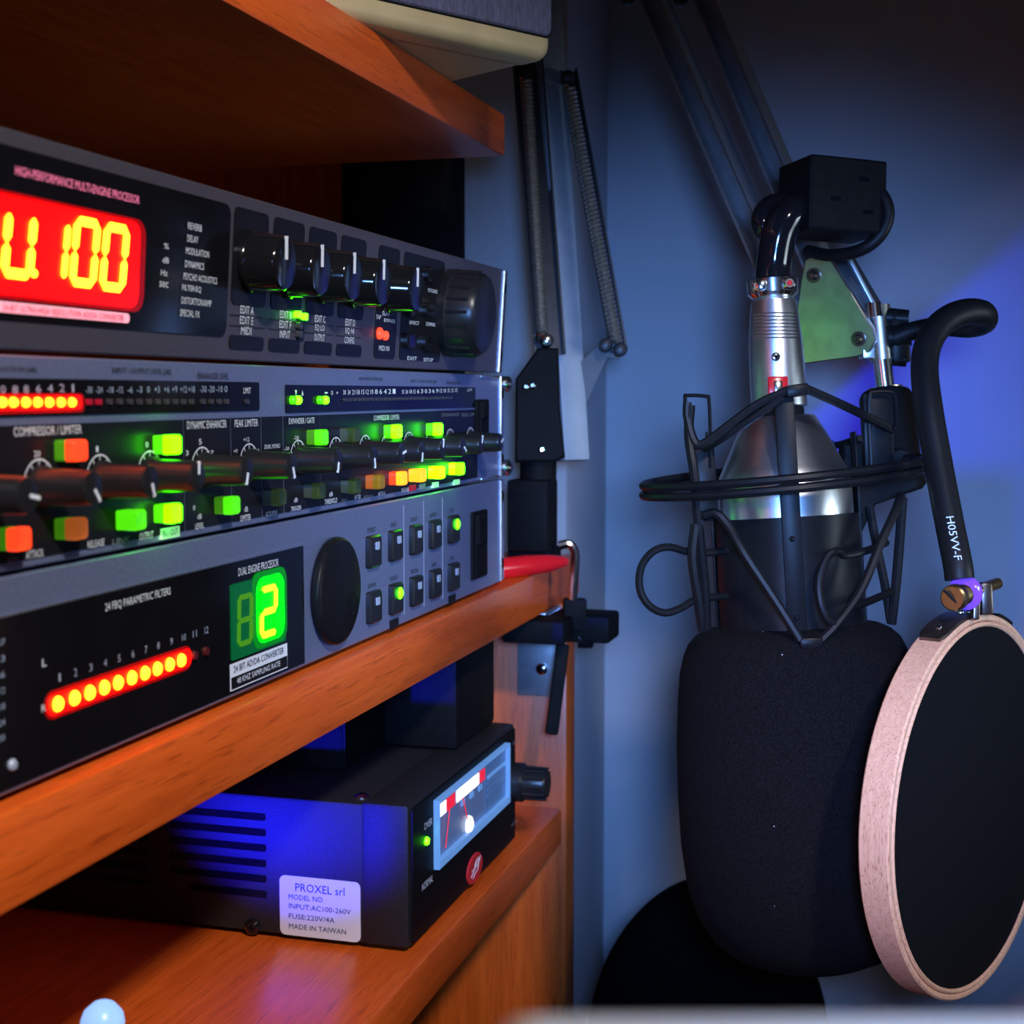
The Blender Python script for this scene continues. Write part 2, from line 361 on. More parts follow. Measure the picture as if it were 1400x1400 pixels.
# ------------------------------------------------------------------ bookcase
bc = thing('bookcase', 'cherry wood bookcase carrying the rack units, with open shelves', 'bookcase', (-0.18, 0.35, -0.8))
SH0 = -0.0012   # top of the rack shelf
def board(x0, x1, y0, y1, z0, z1, m, name='shelf', bev=0.0012):
    return obj(name, box(((x0+x1)/2, (y0+y1)/2, (z0+z1)/2), (x1-x0, y1-y0, z1-z0), bev), m, bc)
board(-0.37, 0.004, -0.10, 0.735, SH0-0.0205, SH0, 'cherry_y')
board(-0.37, 0.004, -0.10, 0.699, -0.1440, -0.1255, 'cherry_y')
board(-0.37, 0.000, -0.10, 0.612, 0.1835, 0.2010, 'cherry_y')
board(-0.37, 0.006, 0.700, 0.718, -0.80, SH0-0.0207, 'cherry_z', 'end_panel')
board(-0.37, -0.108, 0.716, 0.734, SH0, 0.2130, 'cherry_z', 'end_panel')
board(-0.388, -0.371, -0.10, 0.735, -0.80, 0.40, 'cherry_y', 'back_panel')
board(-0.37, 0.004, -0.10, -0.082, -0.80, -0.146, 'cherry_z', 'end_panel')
# angle bracket under the rack shelf
bk = obj('angle_bracket', merge(box((-0.008, 0.6985, -0.046), (0.022, 0.002, 0.046), 0.0008), box((-0.008, 0.684, -0.0235), (0.022, 0.028, 0.002), 0.0008)), 'aluminium', bc)
obj('screw', lathe((-0.006, 0.6974, -0.055), (0, -1, 0), [(0, 0.003), (0.001, 0.003), (0.0018, 0.0018)], 12), 'chrome', bk)

# ------------------------------------------------------------------ rack unit shell
Y_L, Y_E, Y_R = 0.128, 0.603, 0.6115      # left end, inner fold, right end of the panels
def unit(name, label, z0, z1, m, tilt=0.0, x0=0.0):
    M = Matrix.Translation((x0, 0.37, z0)) @ Matrix.Rotation(tilt, 4, 'Y')
    t = thing(name, label, 'audio equipment', M=M)
    rot = Matrix.Rotation(tilt, 3, 'Y')
    fr = Frame((x0, 0, z0), (0, 1, 0), rot @ Vector((0, 0, 1)), rot @ Vector((1, 0, 0)))
    H = z1-z0
    obj('front_panel', plate(fr, Y_L, Y_E, 0.0, H, -0.003, 0, 0, 0.0004), m, t)
    obj('chassis', plate(fr, Y_L+0.02, Y_E-0.012, 0.0016, H-0.0012, -0.20, -0.0031), 'chassis', t)
    ear = obj('rack_ear', plate(fr, Y_E+0.0008, Y_R, 0.0, H, -0.003, -0.0004, 0.001, 0.0003), m, t)
    obj('panel_edge', plate(fr, Y_E-0.0002, Y_E+0.0012, 0.0003, H-0.0003, -0.002, 0.0008, 0, 0.0004), 'edge_metal', t)
    for bz in (0.0075, H-0.0075):
        obj('slot_hole', plate(fr, Y_E+0.0028, Y_E+0.0072, bz-0.0026, bz+0.0026, -0.0008, -0.0001, 0.0026), 'matt_black', ear)
    return t, fr, H
# ================================================================== TOP UNIT
T, ft, HT = unit('effects_processor', 'top rack unit with glowing red number display and row of black knobs', 0.0908, 0.1346, 'panel_dark', math.radians(3.6), -0.0010)
ov = obj('display_window', pxplate(ft, -170, 150, 309, 461, -0.001, 0.0004, 0.003), 'window_black', T)
obj('display_halo', pxplate(ft, -20, 254, 196, 428, -0.001, 0.0006, 0.004), 'red_halo_dim', ov)  # dim emissive rim painting the red display's glow falloff
rw = obj('red_display', pxplate(ft, -12, 262, 188, 421, -0.001, 0.0009, 0.003), 'red_window', ov)
def dig(px0, px1, pyb, pyt, lit, off=None, on='red_digit', par=rw, fr=ft, n=0.0014, shear=0.10, tf=0.20):
    a0, b0 = fr.at(px0, pyb, n); a1, _ = fr.at(px1, pyb, n); _, b1 = fr.at((px0+px1)/2, pyt, n)
    seg_digit(par, fr, a0, b0, a1-a0, b1-b0, lit, on, off, n, shear, (a1-a0)*tf)
dig(2, 45, 379, 285, 'bcdef')
dig(60, 91, 383, 298, 'bc')
dig(96, 131, 391, 296, 'abcdef')
dig(137, 171, 397, 304, 'abcdef')
a, b = ft.at(48, 374, 0.0014)
obj('decimal_point', lathe(ft.p(a, b, 0.001), ft.n, [(0, 0.0009), (0.0005, 0.0008)], 12), 'red_digit', rw)
obj('lit_label_strip', pxplate(ft, -14, 410, 177, 442, -0.0008, 0.0008, 0.001), 'pink_cast_label', ov)
txt(ov, '24-BIT ULTRA-HIGH RESOLUTION AD/DA CONVERTER', ft, 4, 424, 170, 9, 'red_dim', 0.0010)
txt(ov, 'HIGH-PERFORMANCE MULTI-ENGINE PROCESSOR', ft, 21, 239, 192, 13, 'pink_print', 0.0007)
for s, x0, y, x1 in (('REVERB', 257, 313, 276), ('DELAY', 256, 330, 271), ('MODULATION', 254, 347, 286), ('DYNAMICS', 253, 365, 279), ('PSYCHO ACOUSTICS', 251, 382, 297),
                     ('FILTER/EQ', 249, 398, 275), ('DISTORTION/AMP', 248, 415, 289), ('SPECIAL FX', 246, 432, 273)):
    txt(ov, s, ft, x0, y, x1, 9.5, 'white_print', 0.0008)
for s, x0, y, x1 in (('%', 224, 340, 231), ('dB', 222, 359, 231), ('Hz', 220, 376, 229), ('sec', 218, 392, 230)):
    txt(ov, s, ft, x0, y, x1, 8, 'white_print', 0.0008)
# knob plates
def tplate(x0, x1, y0, y1, r=0.0015): return obj('overlay_plate', pxplate(ft, x0, y0, x1, y1, -0.001, 0.0003, r), 'overlay', T)
kn_y = [ft.at(px, py, 0.0108)[0] for px, py in ((392, 345), (441, 357), (485, 368), (525, 378), (571, 390))]
for i, (x0, x1, yt) in enumerate(((323, 366, 279), (373, 414, 294), (422, 458, 307), (467, 497, 320))):
    a0, b1 = ft.at(x0+2, yt, 0); a1, _ = ft.at(x1+4, yt, 0)
    a0 = kn_y[i]-0.0103; a1 = kn_y[i]+0.0103
    obj('overlay_plate', plate(ft, a0, a1, 0.0148, 0.0405, -0.001, 0.0003, 0.002), 'overlay', T)
    obj('overlay_plate', plate(ft, a0, a1, 0.0030, 0.0068, -0.001, 0.0003, 0.0015), 'overlay', T)
    for q in (0.0093, 0.0121):
        obj('divider_line', plate(ft, a0, a1, q-0.00012, q+0.00012, -0.0005, 0.0003), 'dark_print', T, smooth=False)
    for j, s in enumerate((('MIDI', 'EDIT E', 'EDIT A'), ('INPUT', 'EDIT F', 'EDIT B'), ('OUTPUT', 'EQ LO', 'EDIT C'), ('CONFIG', 'EQ HI', 'EDIT D'))[i]):
        wd = {4: 0.0062, 5: 0.0070, 6: 0.0080}[len(s)]
        tca = ft.at((338, 391, 438, 479)[i], (422, 428, 433, 437)[i], 0.0004)[0]
        obj('printed_text', text_bm(s, ft, tca, (0.0071, 0.0099, 0.0127)[j], 0.0021, wd, 0.0004, True), 'white_print', T, smooth=False)
for i, y in enumerate(kn_y):
    knob(T, ft, y, 0.0268, 0.0080, 0.0105, 95, m='gloss_black', skirt=1.06)  # white line at this angle stands in for the knob's highlight
a0, a1 = kn_y[4]-0.0098, kn_y[4]+0.0098
obj('overlay_plate', plate(ft, a0, a1, 0.0030, 0.0405, -0.001, 0.0003, 0.002), 'overlay', T)
obj('overlay_plate', plate(ft, a1+0.0045, a1+0.0480, 0.0030, 0.0405, -0.001, 0.0003, 0.002), 'overlay', T)
txt(T, 'EDIT', ft, 523, 431, 533, 6, 'white_print', 0.0005); txt(T, 'TAP', ft, 514, 436, 521, 6, 'white_print', 0.0005)
txt(T, 'BYPASS', ft, 525, 440, 540, 5, 'white_print', 0.0005); txt(T, 'MIDI IN', ft, 518, 479, 532, 7, 'white_print', 0.0005)
def led(parent, fr, px, py, r, m, h=0.0012, n0=0.0003, name='indicator_light', seg=14):
    a, b = fr.at(px, py, h); return obj(name, lathe(fr.p(a, b, n0), fr.n, [(0, r), (h*0.5, r), (h*0.85, r*0.75), (h, r*0.3)], seg), m, parent)
def sqled(parent, fr, px, py, wa, hb, m, h=0.0008, n0=0.0003, name='indicator_light'):
    a, b = fr.at(px, py, h); return obj(name, plate(fr, a-wa/2, a+wa/2, b-hb/2, b+hb/2, n0-0.0004, n0+h, min(wa, hb)*0.25), m, parent)
a, b = ft.at(412, 438, 0.0003)
obj('overlay_plate', plate(ft, a-0.0022, a+0.0022, 0.0066, 0.0150, -0.001, 0.0004), 'overlay', T)
for px, py, m in ((409, 430, 'green_led'), (418, 433, 'green_led'), (411, 445, 'led_off'), (411, 457, 'led_off')):
    sqled(T, ft, px, py, 0.0022, 0.0020, m, 0.0014)
led(T, ft, 522, 456, 0.0020, 'red_led_dot', 0.0014); led(T, ft, 530, 459, 0.0016, 'red_led_dot', 0.0014)
for (px, py, s) in ((590, 375, ''), (591, 397, 'STORE'), (565, 424, ''), (588, 424, ''), (566, 441, 'EFFECT'), (588, 443, 'COMPARE'), (562, 466, ''), (586, 468, ''), (563, 490, 'EXIT'), (585, 492, 'SETUP')):
    if s: txt(T, s, ft, px-6, py+2, px+7, 5, 'white_print', 0.0005)
    else:
        aa, bb = ft.at(px, py, 0.002); obj('push_button', plate(ft, aa-0.0035, aa+0.0035, bb-0.0026, bb+0.0026, 0, 0.0025, 0.0012, 0.0006), 'gloss_black', T)
a, b = ft.at(658, 430, 0.013)
wheel = obj('jog_wheel', lathe(ft.p(a, b, 0.0003), ft.n, [(0, 0.0165), (0.003, 0.0168), (0.004, 0.0160), (0.0125, 0.0155), (0.0142, 0.0145), (0.015, 0.012)], 40), 'knob_black', T)
for k in range(20):
    t = 2*PI*k/20; q = ft.p(a+0.0159*math.cos(t), b+0.0159*math.sin(t), 0.004)
    obj('grip_rib', cyl(q, q+ft.n*0.0082, 0.0007, seg=6), 'knob_black', wheel)
# ================================================================== MIDDLE UNIT
MU, fm, HM = unit('compressor', 'middle rack unit with long thin knobs and rows of lit green and orange buttons', 0.0460, 0.0898, 'panel')
wl = obj('meter_window', pxplate(fm, -160, 514, 355, 561, -0.001, 0.0004, 0.0006), 'window_black', MU)
wr = obj('meter_window', pxplate(fm, 391, 526, 650, 557, -0.001, 0.0004, 0.0006), 'window_black', MU)
a, _ = fm.at(355, 560); lo, hi = 0.0018, 0.0295
secs = [(-160, 250), (252, 314.5), (316.5, 356), (358, 386), (388, 437), (438.5, 652)]
for x0, x1 in secs:
    a0, _ = fm.at(x0, 640); a1, _ = fm.at(x1, 640)
    obj('control_field', plate(fm, a0, a1, lo, hi, -0.001, 0.0003), 'overlay', MU)
fy = lambda px, b, n=0.0005: None
def tm(s, x0, y, x1, h, m='white_print', n=0.0006): return txt(MU, s, fm, x0, y, x1, h, m, n)
tm('GAIN REDUCTION [dB]', -40, 508, 50, 9, 'dark_print', 0.0003); tm('INPUT / OUTPUT LEVEL [dB]', 154, 512, 234, 10, 'dark_print', 0.0003); tm('ENHANCER LEVEL', 271, 518, 313, 9, 'dark_print', 0.0003)
tm('GAIN REDUCTION [dB]', 491, 521, 523, 6, 'dark_print', 0.0003); tm('INPUT / OUTPUT LEVEL [dB]', 562, 524, 597, 5, 'dark_print', 0.0003); tm('ENHANCER', 611, 525, 630, 4, 'dark_print', 0.0003)
tm('COMPRESSOR / LIMITER', 19, 597, 112, 13); tm('DYNAMIC ENHANCER', 256, 587, 310, 11); tm('PEAK LIMITER', 321, 584, 353, 10)
tm('EXPANDER / GATE', 395, 580, 430, 8); tm('COMPRESSOR / LIMITER', 511, 575, 546, 7); tm('DYN ENHANCER', 604, 570, 628, 5, 'grey_print'); tm('PEAK LIM', 631, 570, 648, 5, 'grey_print')
tm('DUAL MONO', 362, 614, 383, 6); tm('OUTPUT', 191, 739, 210, 10); tm('RELEASE', 120, 750, 143, 10); tm('ATTACK', 36, 765, 60, 11)
tm('LEVEL', 267, 724, 279, 8); tm('dB', 270, 710, 276, 7); tm('0', 264, 698, 267, 7); tm('LIMITER', 329, 713, 343, 8); tm('dB', 334, 700, 339, 7)
tm('COUPLE', 364, 706, 379, 6); tm('TRIGGER', 398, 699, 412, 6); tm('dB', 402, 687, 407, 6); tm('THRESHOLD', 444, 690, 461, 7); tm('dB', 450, 679, 455, 6)
tm('RATIO', 485, 683, 493, 6); tm('ATTACK', 517, 678, 527, 5); tm('RELEASE', 549, 673, 559, 5); tm('OUT GAIN', 497, 682, 510, 4, 'grey_print'); tm('SC EXT', 467, 687, 475, 4, 'grey_print')
tm('LINK', 154, 745, 178, 8, 'grey_print'); tm('AUTO', 10, 771, 26, 8, 'grey_print')
txts(MU, [('10', 2, 538, 11, 12), ('8', 21, 538, 11, 8), ('8', 36, 537.5, 11, 7), ('6', 53, 537, 11, 7), ('4', 69, 536.5, 11, 7), ('2', 85, 536, 11, 7), ('1', 100, 536, 11, 3)], fm, 'led_off_blue', 0.0006, 'scale_numbers')
txts(MU, [(s, x, 537.5-(x-120)*0.006, 9, 9 if len(s) > 2 else (7 if len(s) > 1 else 4)) for s, x in
          (('-30', 122), ('-24', 136), ('-18', 151), ('-12', 164), ('-6', 178), ('-3', 191), ('0', 203), ('+3', 215), ('+6', 228), ('+9', 239), ('+12', 251), ('+18', 262), ('-30', 278), ('-20', 289), ('-10', 300), ('0', 309))], fm, 'led_off_blue', 0.0006, 'scale_numbers')
tm('LIMIT', 333, 538, 343, 8)
for px in (-10, 6, 21, 38, 54, 70, 86, 101): led(wl, fm, px, 550, 0.00105, 'red_led', 0.0014, 0.0004)
a0, b0 = fm.at(-30, 561, 0.0006); a1, b1 = fm.at(111, 541, 0.0006)
obj('led_halo', plate(fm, a0, a1, b0, b1, 0, 0.0007, 0.0012), 'red_led_halo', wl)  # emissive capsule painting the red halo around the LEDs
obj('led_halo_rim', plate(fm, a0, a1+0.0012, b0-0.0008, b1+0.0005, 0, 0.00055, 0.0012), 'red_halo_dim', wl)  # dimmer outer step of the painted halo
for px in (122, 135): sqled(wl, fm, px, 549.5, 0.0019, 0.0013, 'red_dim')
for px in (150, 164, 178, 191, 204, 216, 228, 240, 251, 262, 278, 289, 300, 310, 338): sqled(wl, fm, px, 549, 0.0019, 0.0013, 'led_off')
for px, m in ((403, 'btn_green'), (411, 'green_led'), (440, 'btn_green'), (448, 'green_led')): led(wr, fm, px, 547, 0.0013, m, 0.0016, 0.0004)
for k in range(26): sqled(wr, fm, 472+k*6.1-0.012*k*k, 546.5-0.11*k, 0.0022, 0.0011, 'led_off')
txts(MU, [(s, 471+i*6.3-0.012*i*i, 539.6-0.12*i, 6.5, 4) for i, s in enumerate(('30', '24', '21', '18', '15', '12', '10', '8', '6', '4', '2', '1'))]
     + [(s, 551+i*5.2, 538.4-0.15*i, 5.5, 3.2) for i, s in enumerate(('30', '24', '18', '12', '6', '3', '0', '3', '6', '9', '12', '18', '30', '20', '10'))]
     + [('-', 446, 538, 2, 4), ('0', 454, 540, 6, 2.5), ('+', 461, 539, 4, 3), ('LIM', 642, 535, 4, 6)], fm, 'white_print', 0.0006, 'scale_numbers')
bm = bmesh.new()
for px, up in ((402, 0), (411, 1)):
    a, b = fm.at(px, 537); s = 0.0011; h = 0.0016 if up else -0.0016
    bm.faces.new([bm.verts.new(fm.p(a-s/1.4, b-h/2, 0.0006)), bm.verts.new(fm.p(a+s/1.4, b-h/2, 0.0006)), bm.verts.new(fm.p(a, b+h/2, 0.0006))])
obj('arrow_marks', bm, 'white_print', MU, smooth=False)
kys = (0.2430, 0.2656, 0.2888, 0.3105, 0.3363, 0.3630, 0.3950, 0.4232, 0.4478, 0.4676, 0.4891, 0.5125, 0.5351, 0.5607)
kang = (-95, -40, -55, -65, 90, -105, -75, -105, 70, -60, -100, 80, -50, 60)
_, kb = fm.at(210, 658, 0.013)
for i, y in enumerate(kys):
    knob(MU, fm, y, kb, 0.0040, 0.0130, (-12, -52, -70, 86, -105, -68, -105, -80, 10, -100, 80, -30, 70, 20)[i])
    obj('dial_scale', arc_bm(fm, y, kb+0.0002, 0.0056, -40, 220, 0.00035, 0.0005), 'white_print', MU, smooth=False)
txts(MU, [('20', 51, 625, 9, 9), ('1', 133, 618, 8, 3), ('0', 201, 612, 8, 4), ('5', 274, 608, 8, 4), ('3', 256, 623, 7, 4), ('7', 290, 622, 6, 4), ('+12', 337, 604, 6, 8), ('+9', 322, 620, 6, 5), ('+15', 351, 619, 5, 7),
          ('-20', 405, 601, 5, 7), ('-30', 392, 616, 5, 7)], fm, 'white_print', 0.0006, 'scale_numbers')
def lit_button(px, py, m, side, w_=0.0056, h_=0.0047, dep=0.0052):
    """translucent illuminated push button: (px, py) is the centre of its front face"""
    a, b = fm.at(px, py, dep)
    o = obj('lit_button', plate(fm, a-w_/2, a+w_/2, b-h_/2, b+h_/2, dep*0.55, dep, 0.0008, 0.0005), m, MU)
    obj('button_stem', plate(fm, a-w_/2*0.98, a+w_/2*0.98, b-h_/2*0.96, b+h_/2*0.96, 0.0002, dep*0.55, 0.0006), side, o)
for px, py, m, s in ((112, 616, 'btn_orange', 'btn_green_dim'), (242, 608, 'btn_bright', 'btn_green'), (445, 598, 'btn_green', 'btn_green_dim'), (489, 595, 'btn_dark', 'button_smoke'), (547, 590, 'btn_bright', 'btn_green'), (603, 587, 'btn_bright', 'btn_green'),
                     (34, 737, 'btn_orange', 'btn_green_dim'), (112, 723, 'btn_orange_dim', 'btn_green_dim'), (193, 711, 'btn_green', 'btn_green'), (243, 702, 'btn_bright', 'btn_green'), (323, 691, 'btn_green', 'btn_green_dim'), (387, 680, 'btn_dark', 'button_smoke'),
                     (441, 671, 'btn_dark', 'button_smoke'), (490, 665, 'btn_dark', 'button_smoke'), (523, 659, 'btn_amber_dim', 'btn_orange_dim'), (554, 654, 'btn_amber', 'btn_orange'), (580, 650, 'btn_amber', 'btn_amber'), (606, 646, 'btn_yellow', 'btn_yellow'), (633, 641, 'btn_bright', 'btn_yellow')):
    lit_button(px, py, m, s)
a0, b0 = fm.at(221, 738, 0.0006); a1, _ = fm.at(246, 738, 0.0006); _, b1 = fm.at(233, 721, 0.0006)
obj('lit_label', plate(fm, a0, a1, b0, b1, 0, 0.0006), 'lit_label', MU); tm('IN / OUT', 223, 734, 244, 9, 'dark_print', 0.0008)
for x, m in ((565, 'red_dim'), (578, 'grey_print'), (596, 'lit_label'), (625, 'lit_label')):
    aa, bb = fm.at(x, 667-(x-565)*0.13, 0.0006); obj('small_label', plate(fm, aa-0.0035, aa+0.0035, bb-0.001, bb+0.001, 0, 0.0005), m, MU)
def rocker(t, fr, px0, py0, px1, py1):
    s = obj('power_switch', pxplate(fr, px0, py0, px1, py1, -0.001, 0.0012, 0.0006, 0.0004), 'matt_black', t)
    a0, b1 = fr.at(px0+4, py0+4, 0.0016); a1, b0 = fr.at(px1-4, py1-4, 0.0016)
    obj('rocker', merge(plate(fr, a0, a1, b0, (b0+b1)/2, 0, 0.0018, 0, 0.0004), plate(fr, a0, a1, (b0+b1)/2, b1, 0, 0.0030, 0, 0.0006)), 'matt_black', s)
rocker(MU, fm, 653, 546, 669, 598)
for z, zs in ((0.0500, 0.0467), (0.0860, 0.0889)):   # chromed rack screws near the joints of the units
    obj('rack_screw', lathe((0.0001, 0.6078, z), (1, 0, 0), [(0, 0.0034), (0.0015, 0.0036), (0.003, 0.0033), (0.0042, 0.0016)], 16), 'chrome', MU)
    obj('washer_strip', box((0.0004, 0.588, zs), (0.0008, 0.026, 0.0012), 0.0003), 'edge_metal', MU)
# ================================================================== BOTTOM UNIT
B, fb, HB = unit('feedback_suppressor', 'bottom rack unit with green digit display, red light bar and large black dial', 0.0006, 0.0450, 'panel')
bw = obj('display_window', pxplate(fb, -160, 905, 413, 905, -0.001, 0.0003), 'window_black', B) if False else None
a1, bt = fb.at(413, 746); _, bb = fb.at(413, 907)
bw = obj('display_window', plate(fb, 0.16, a1, bb, bt, -0.001, 0.0004, 0.0005), 'window_black', B)
obj('window_border', merge(plate(fb, a1, a1+0.0005, bb-0.0004, bt+0.0004, -0.001, 0.0003), plate(fb, 0.16, a1, bt, bt+0.0004, -0.001, 0.0003)), 'edge_metal', bw)
txt(B, '24 FBQ PARAMETRIC FILTERS', fb, 144, 838, 234, 13, 'white_print', 0.0006)
txt(B, 'DUAL ENGINE PROCESSOR', fb, 326, 788, 381, 11, 'white_print', 0.0006)
nx = (81, 103, 124, 144, 163, 182, 200, 217, 235, 252, 267, 283)
_, nb = fb.at(81, 932, 0.0006); _, nb1 = fb.at(81, 921, 0.0006)
bm = bmesh.new()
for i, x in enumerate(nx):
    aa, _ = fb.at(x, 900, 0.0006); merge(bm, text_bm(str(i+1), fb, aa, nb, nb1-nb, 0.0007 if i in (0,) else (0.0012 if i < 9 else 0.0020), 0.0006, True))
obj('scale_numbers', bm, 'led_off_blue', B, smooth=False)
txt(B, 'L', fb, 58, 912, 64, 11, 'white_print', 0.0006); txt(B, 'R', fb, 57, 974, 63, 10, 'white_print', 0.0006)
_, lb = fb.at(78, 963, 0.001)
for i, x in enumerate((79, 102, 123, 143, 162, 181, 199, 216, 233, 249)):
    aa, _ = fb.at(x, 930, 0.001); obj('indicator_light', lathe(fb.p(aa, lb, 0.0003), fb.n, [(0, 0.0017), (0.0007, 0.0017), (0.0012, 0.0014), (0.0015, 0.0006)], 14), 'red_led', bw)
a0, _ = fb.at(64, 930, 0.0006); a1, _ = fb.at(262, 930, 0.0006)
obj('led_halo', plate(fb, a0, a1, lb-0.0022, lb+0.0022, 0, 0.0007, 0.0021), 'red_led_halo', bw)  # halo of the light bar painted as a glowing plate
obj('led_halo_rim', plate(fb, a0-0.001, a1+0.0004, lb-0.0031, lb+0.0031, 0, 0.00055, 0.003), 'red_halo_dim', bw)  # wider, fainter layer of the bar's painted halo
for x in (267, 283):
    aa, _ = fb.at(x, 900, 0.001); obj('indicator_light', lathe(fb.p(aa, lb, 0.0003), fb.n, [(0, 0.0013), (0.001, 0.0011)], 12), 'led_off_red', bw)
gd = obj('green_display', pxplate(fb, 316, 800, 391, 876, -0.001, 0.0008, 0.0006), 'green_dim', bw)
obj('digit_glow', pxplate(fb, 351, 792, 389, 868, 0.0, 0.0010, 0.004), 'green_glow', gd)  # bloom of the lit digit painted as an emissive plate
obj('digit_halo', pxplate(fb, 345, 785, 393, 873, 0.0, 0.0009, 0.004), 'green_halo_dim', gd)  # fainter outer layer of the painted green bloom
dig(326, 346, 886, 812, '', 'btn_green_dim', 'green_digit', gd, fb, 0.0012, 0.06, 0.16)
dig(357, 380, 875, 800, 'abged', 'green_glow', 'green_digit', gd, fb, 0.0014, 0.04, 0.17)
la = obj('label_strip', pxplate(fb, 316, 903, 393, 895, -0.0006, 0.0006), 'white_print', bw) if False else None
a0, _ = fb.at(315, 900, 0.0006); a1, _ = fb.at(393, 900, 0.0006); _, b_hi = fb.at(393, 879, 0.0006); _, b_mid = fb.at(393, 896, 0.0006); _, b_lo = fb.at(393, 911, 0.0006)
obj('label_strip', plate(fb, a0, a1, b_lo-0.0004, b_hi, 0, 0.0006), 'white_print', bw)
obj('label_strip', plate(fb, a0+0.0003, a1-0.0003, b_lo, b_mid, 0, 0.0007), 'overlay', bw)
obj('printed_text', text_bm('24 BIT AD/DA CONVERTER', fb, a0+0.0015, b_mid+0.0012, (b_hi-b_mid)*0.5, (a1-a0)*0.88, 0.0008), 'dark_print', B, smooth=False)
obj('printed_text', text_bm('48 KHZ SAMPLING RATE', fb, a0+0.003, b_lo+0.0011, (b_mid-b_lo)*0.5, (a1-a0)*0.76, 0.0009), 'white_print', B, smooth=False)
for i, y in enumerate((880, 903, 925, 947, 969, 991, 1012)):
    txt(B, ('CLIP', '-3', '-6', '-12', '-18', '-24', '-30')[i], fb, -4, y+4, 7, 9, 'led_off_blue', 0.0006)
    led(bw, fb, -14, y, 0.0014, 'led_off')
led(bw, fb, 20, 1046, 0.0013, 'led_off_blue')
# dial
a, b = fb.at(467, 808, 0.0035)
dial = obj('jog_wheel', lathe(fb.p(a, b, 0.0003), fb.n, [(0, 0.0164), (0.001, 0.0169), (0.0022, 0.0168), (0.0030, 0.0163), (0.0034, 0.0154)], 56), 'satin_black', B)
aa, bb2 = fb.at(482, 825, 0.0035)
obj('finger_dimple', lathe(fb.p(aa, bb2, 0.0031), fb.n, [(0, 0.0034), (0.0007, 0.0034), (0.0007, 0.0029), (0.0001, 0.0018), (0.0000, 0.0001)], 20), 'window_black', dial)
cols = []
for px in (515, 545, 573, 599, 624): cols.append(fb.at(px, 750, 0.002)[0])
_, ru = fb.at(515, 754, 0.002); _, rl = fb.at(515, 830, 0.002)
names = (('FILTER SELECT', 'ENGINE', 'FREQUENCY', 'BANDWIDTH', 'IN/OUT'), ('FILTER MODE', 'ENGINE L/R', 'FINE/COARSE', 'GAIN', 'STORE'))
for r, rb in enumerate((ru, rl)):
    for i, ca in enumerate(cols):
        bt_ = obj('push_button', prism(fb, rrect(ca-0.0052, ca+0.0052, rb-0.0054, rb+0.0054, 0.0012), 0, 0.0020, 0.0006), 'knob_black', B)
        on = (r, i) in ((0, 4), (1, 1))
        if on: obj('indicator_light', lathe(fb.p(ca+0.0010, rb+0.0018, 0.0016), fb.n, [(0, 0.0022), (0.0008, 0.0020), (0.0014, 0.0010)], 16), 'green_led', bt_)
        else: obj('indicator_light', plate(fb, ca-0.0010, ca+0.0022, rb+0.0006, rb+0.0032, 0.0015, 0.0023, 0.0003), 'led_off_blue', bt_)
        s = names[r][i]; obj('printed_text', text_bm(s, fb, ca, rb+0.0064, 0.0016, 0.0072 if len(s) > 6 else 0.005, 0.0003, True), 'dark_print', B, smooth=False)
for ca, rb in ((cols[1], rl), (cols[4], rl)):
    obj('small_label', plate(fb, ca-0.0042, ca+0.0042, rb-0.0104, rb-0.0072, 0, 0.0003), 'overlay', B, smooth=False)
for i in (1, 2, 3):
    ca = (cols[i]+cols[i+1])/2; obj('divider_line', plate(fb, ca-0.00015, ca+0.00015, 0.003, 0.042, 0, 0.00025), 'grey_print', B, smooth=False)
rocker(B, fb, 647, 701, 667, 786)
# ------------------------------------------------------------------ power supply on the lower shelf
ZP = -0.1235; PX0 = -0.003; PY0, PY1 = 0.4965, 0.637; PH = 0.0535
PS = thing('power_supply', 'black bench power supply with lit meter and white rating label, on the lower shelf', 'power supply', (-0.1, 0.57, ZP-0.002))
ff = Frame((PX0, 0, ZP), (0, 1, 0), (0, 0, 1), (1, 0, 0))       # front face
fs = Frame((0, PY0, ZP), (1, 0, 0), (0, 0, 1), (0, -1, 0))      # side face
obj('cover', box(((PX0-0.019-0.215)/2, (PY0+PY1)/2, ZP+PH/2), (0.196, PY1-PY0, PH), 0.0014), 'psu_paint', PS)
obj('front_shell', box((PX0-0.0095, (PY0+PY1)/2, ZP+PH/2+0.0004), (0.0188, PY1-PY0+0.0012, PH+0.0008), 0.0016), 'psu_paint', PS)
fp = obj('front_plate', plate(ff, PY0+0.0015, PY1-0.0015, 0.0015, PH-0.0010, -0.001, 0.0008, 0.0012), 'psu_front', PS)
for x in (-0.19, -0.03):
    for y in (PY0+0.012, PY1-0.012):
        obj('rubber_foot', lathe((x, y, ZP-0.0020), (0, 0, 1), [(0, 0.005), (0.0021, 0.006)], 14), 'rubber', PS)
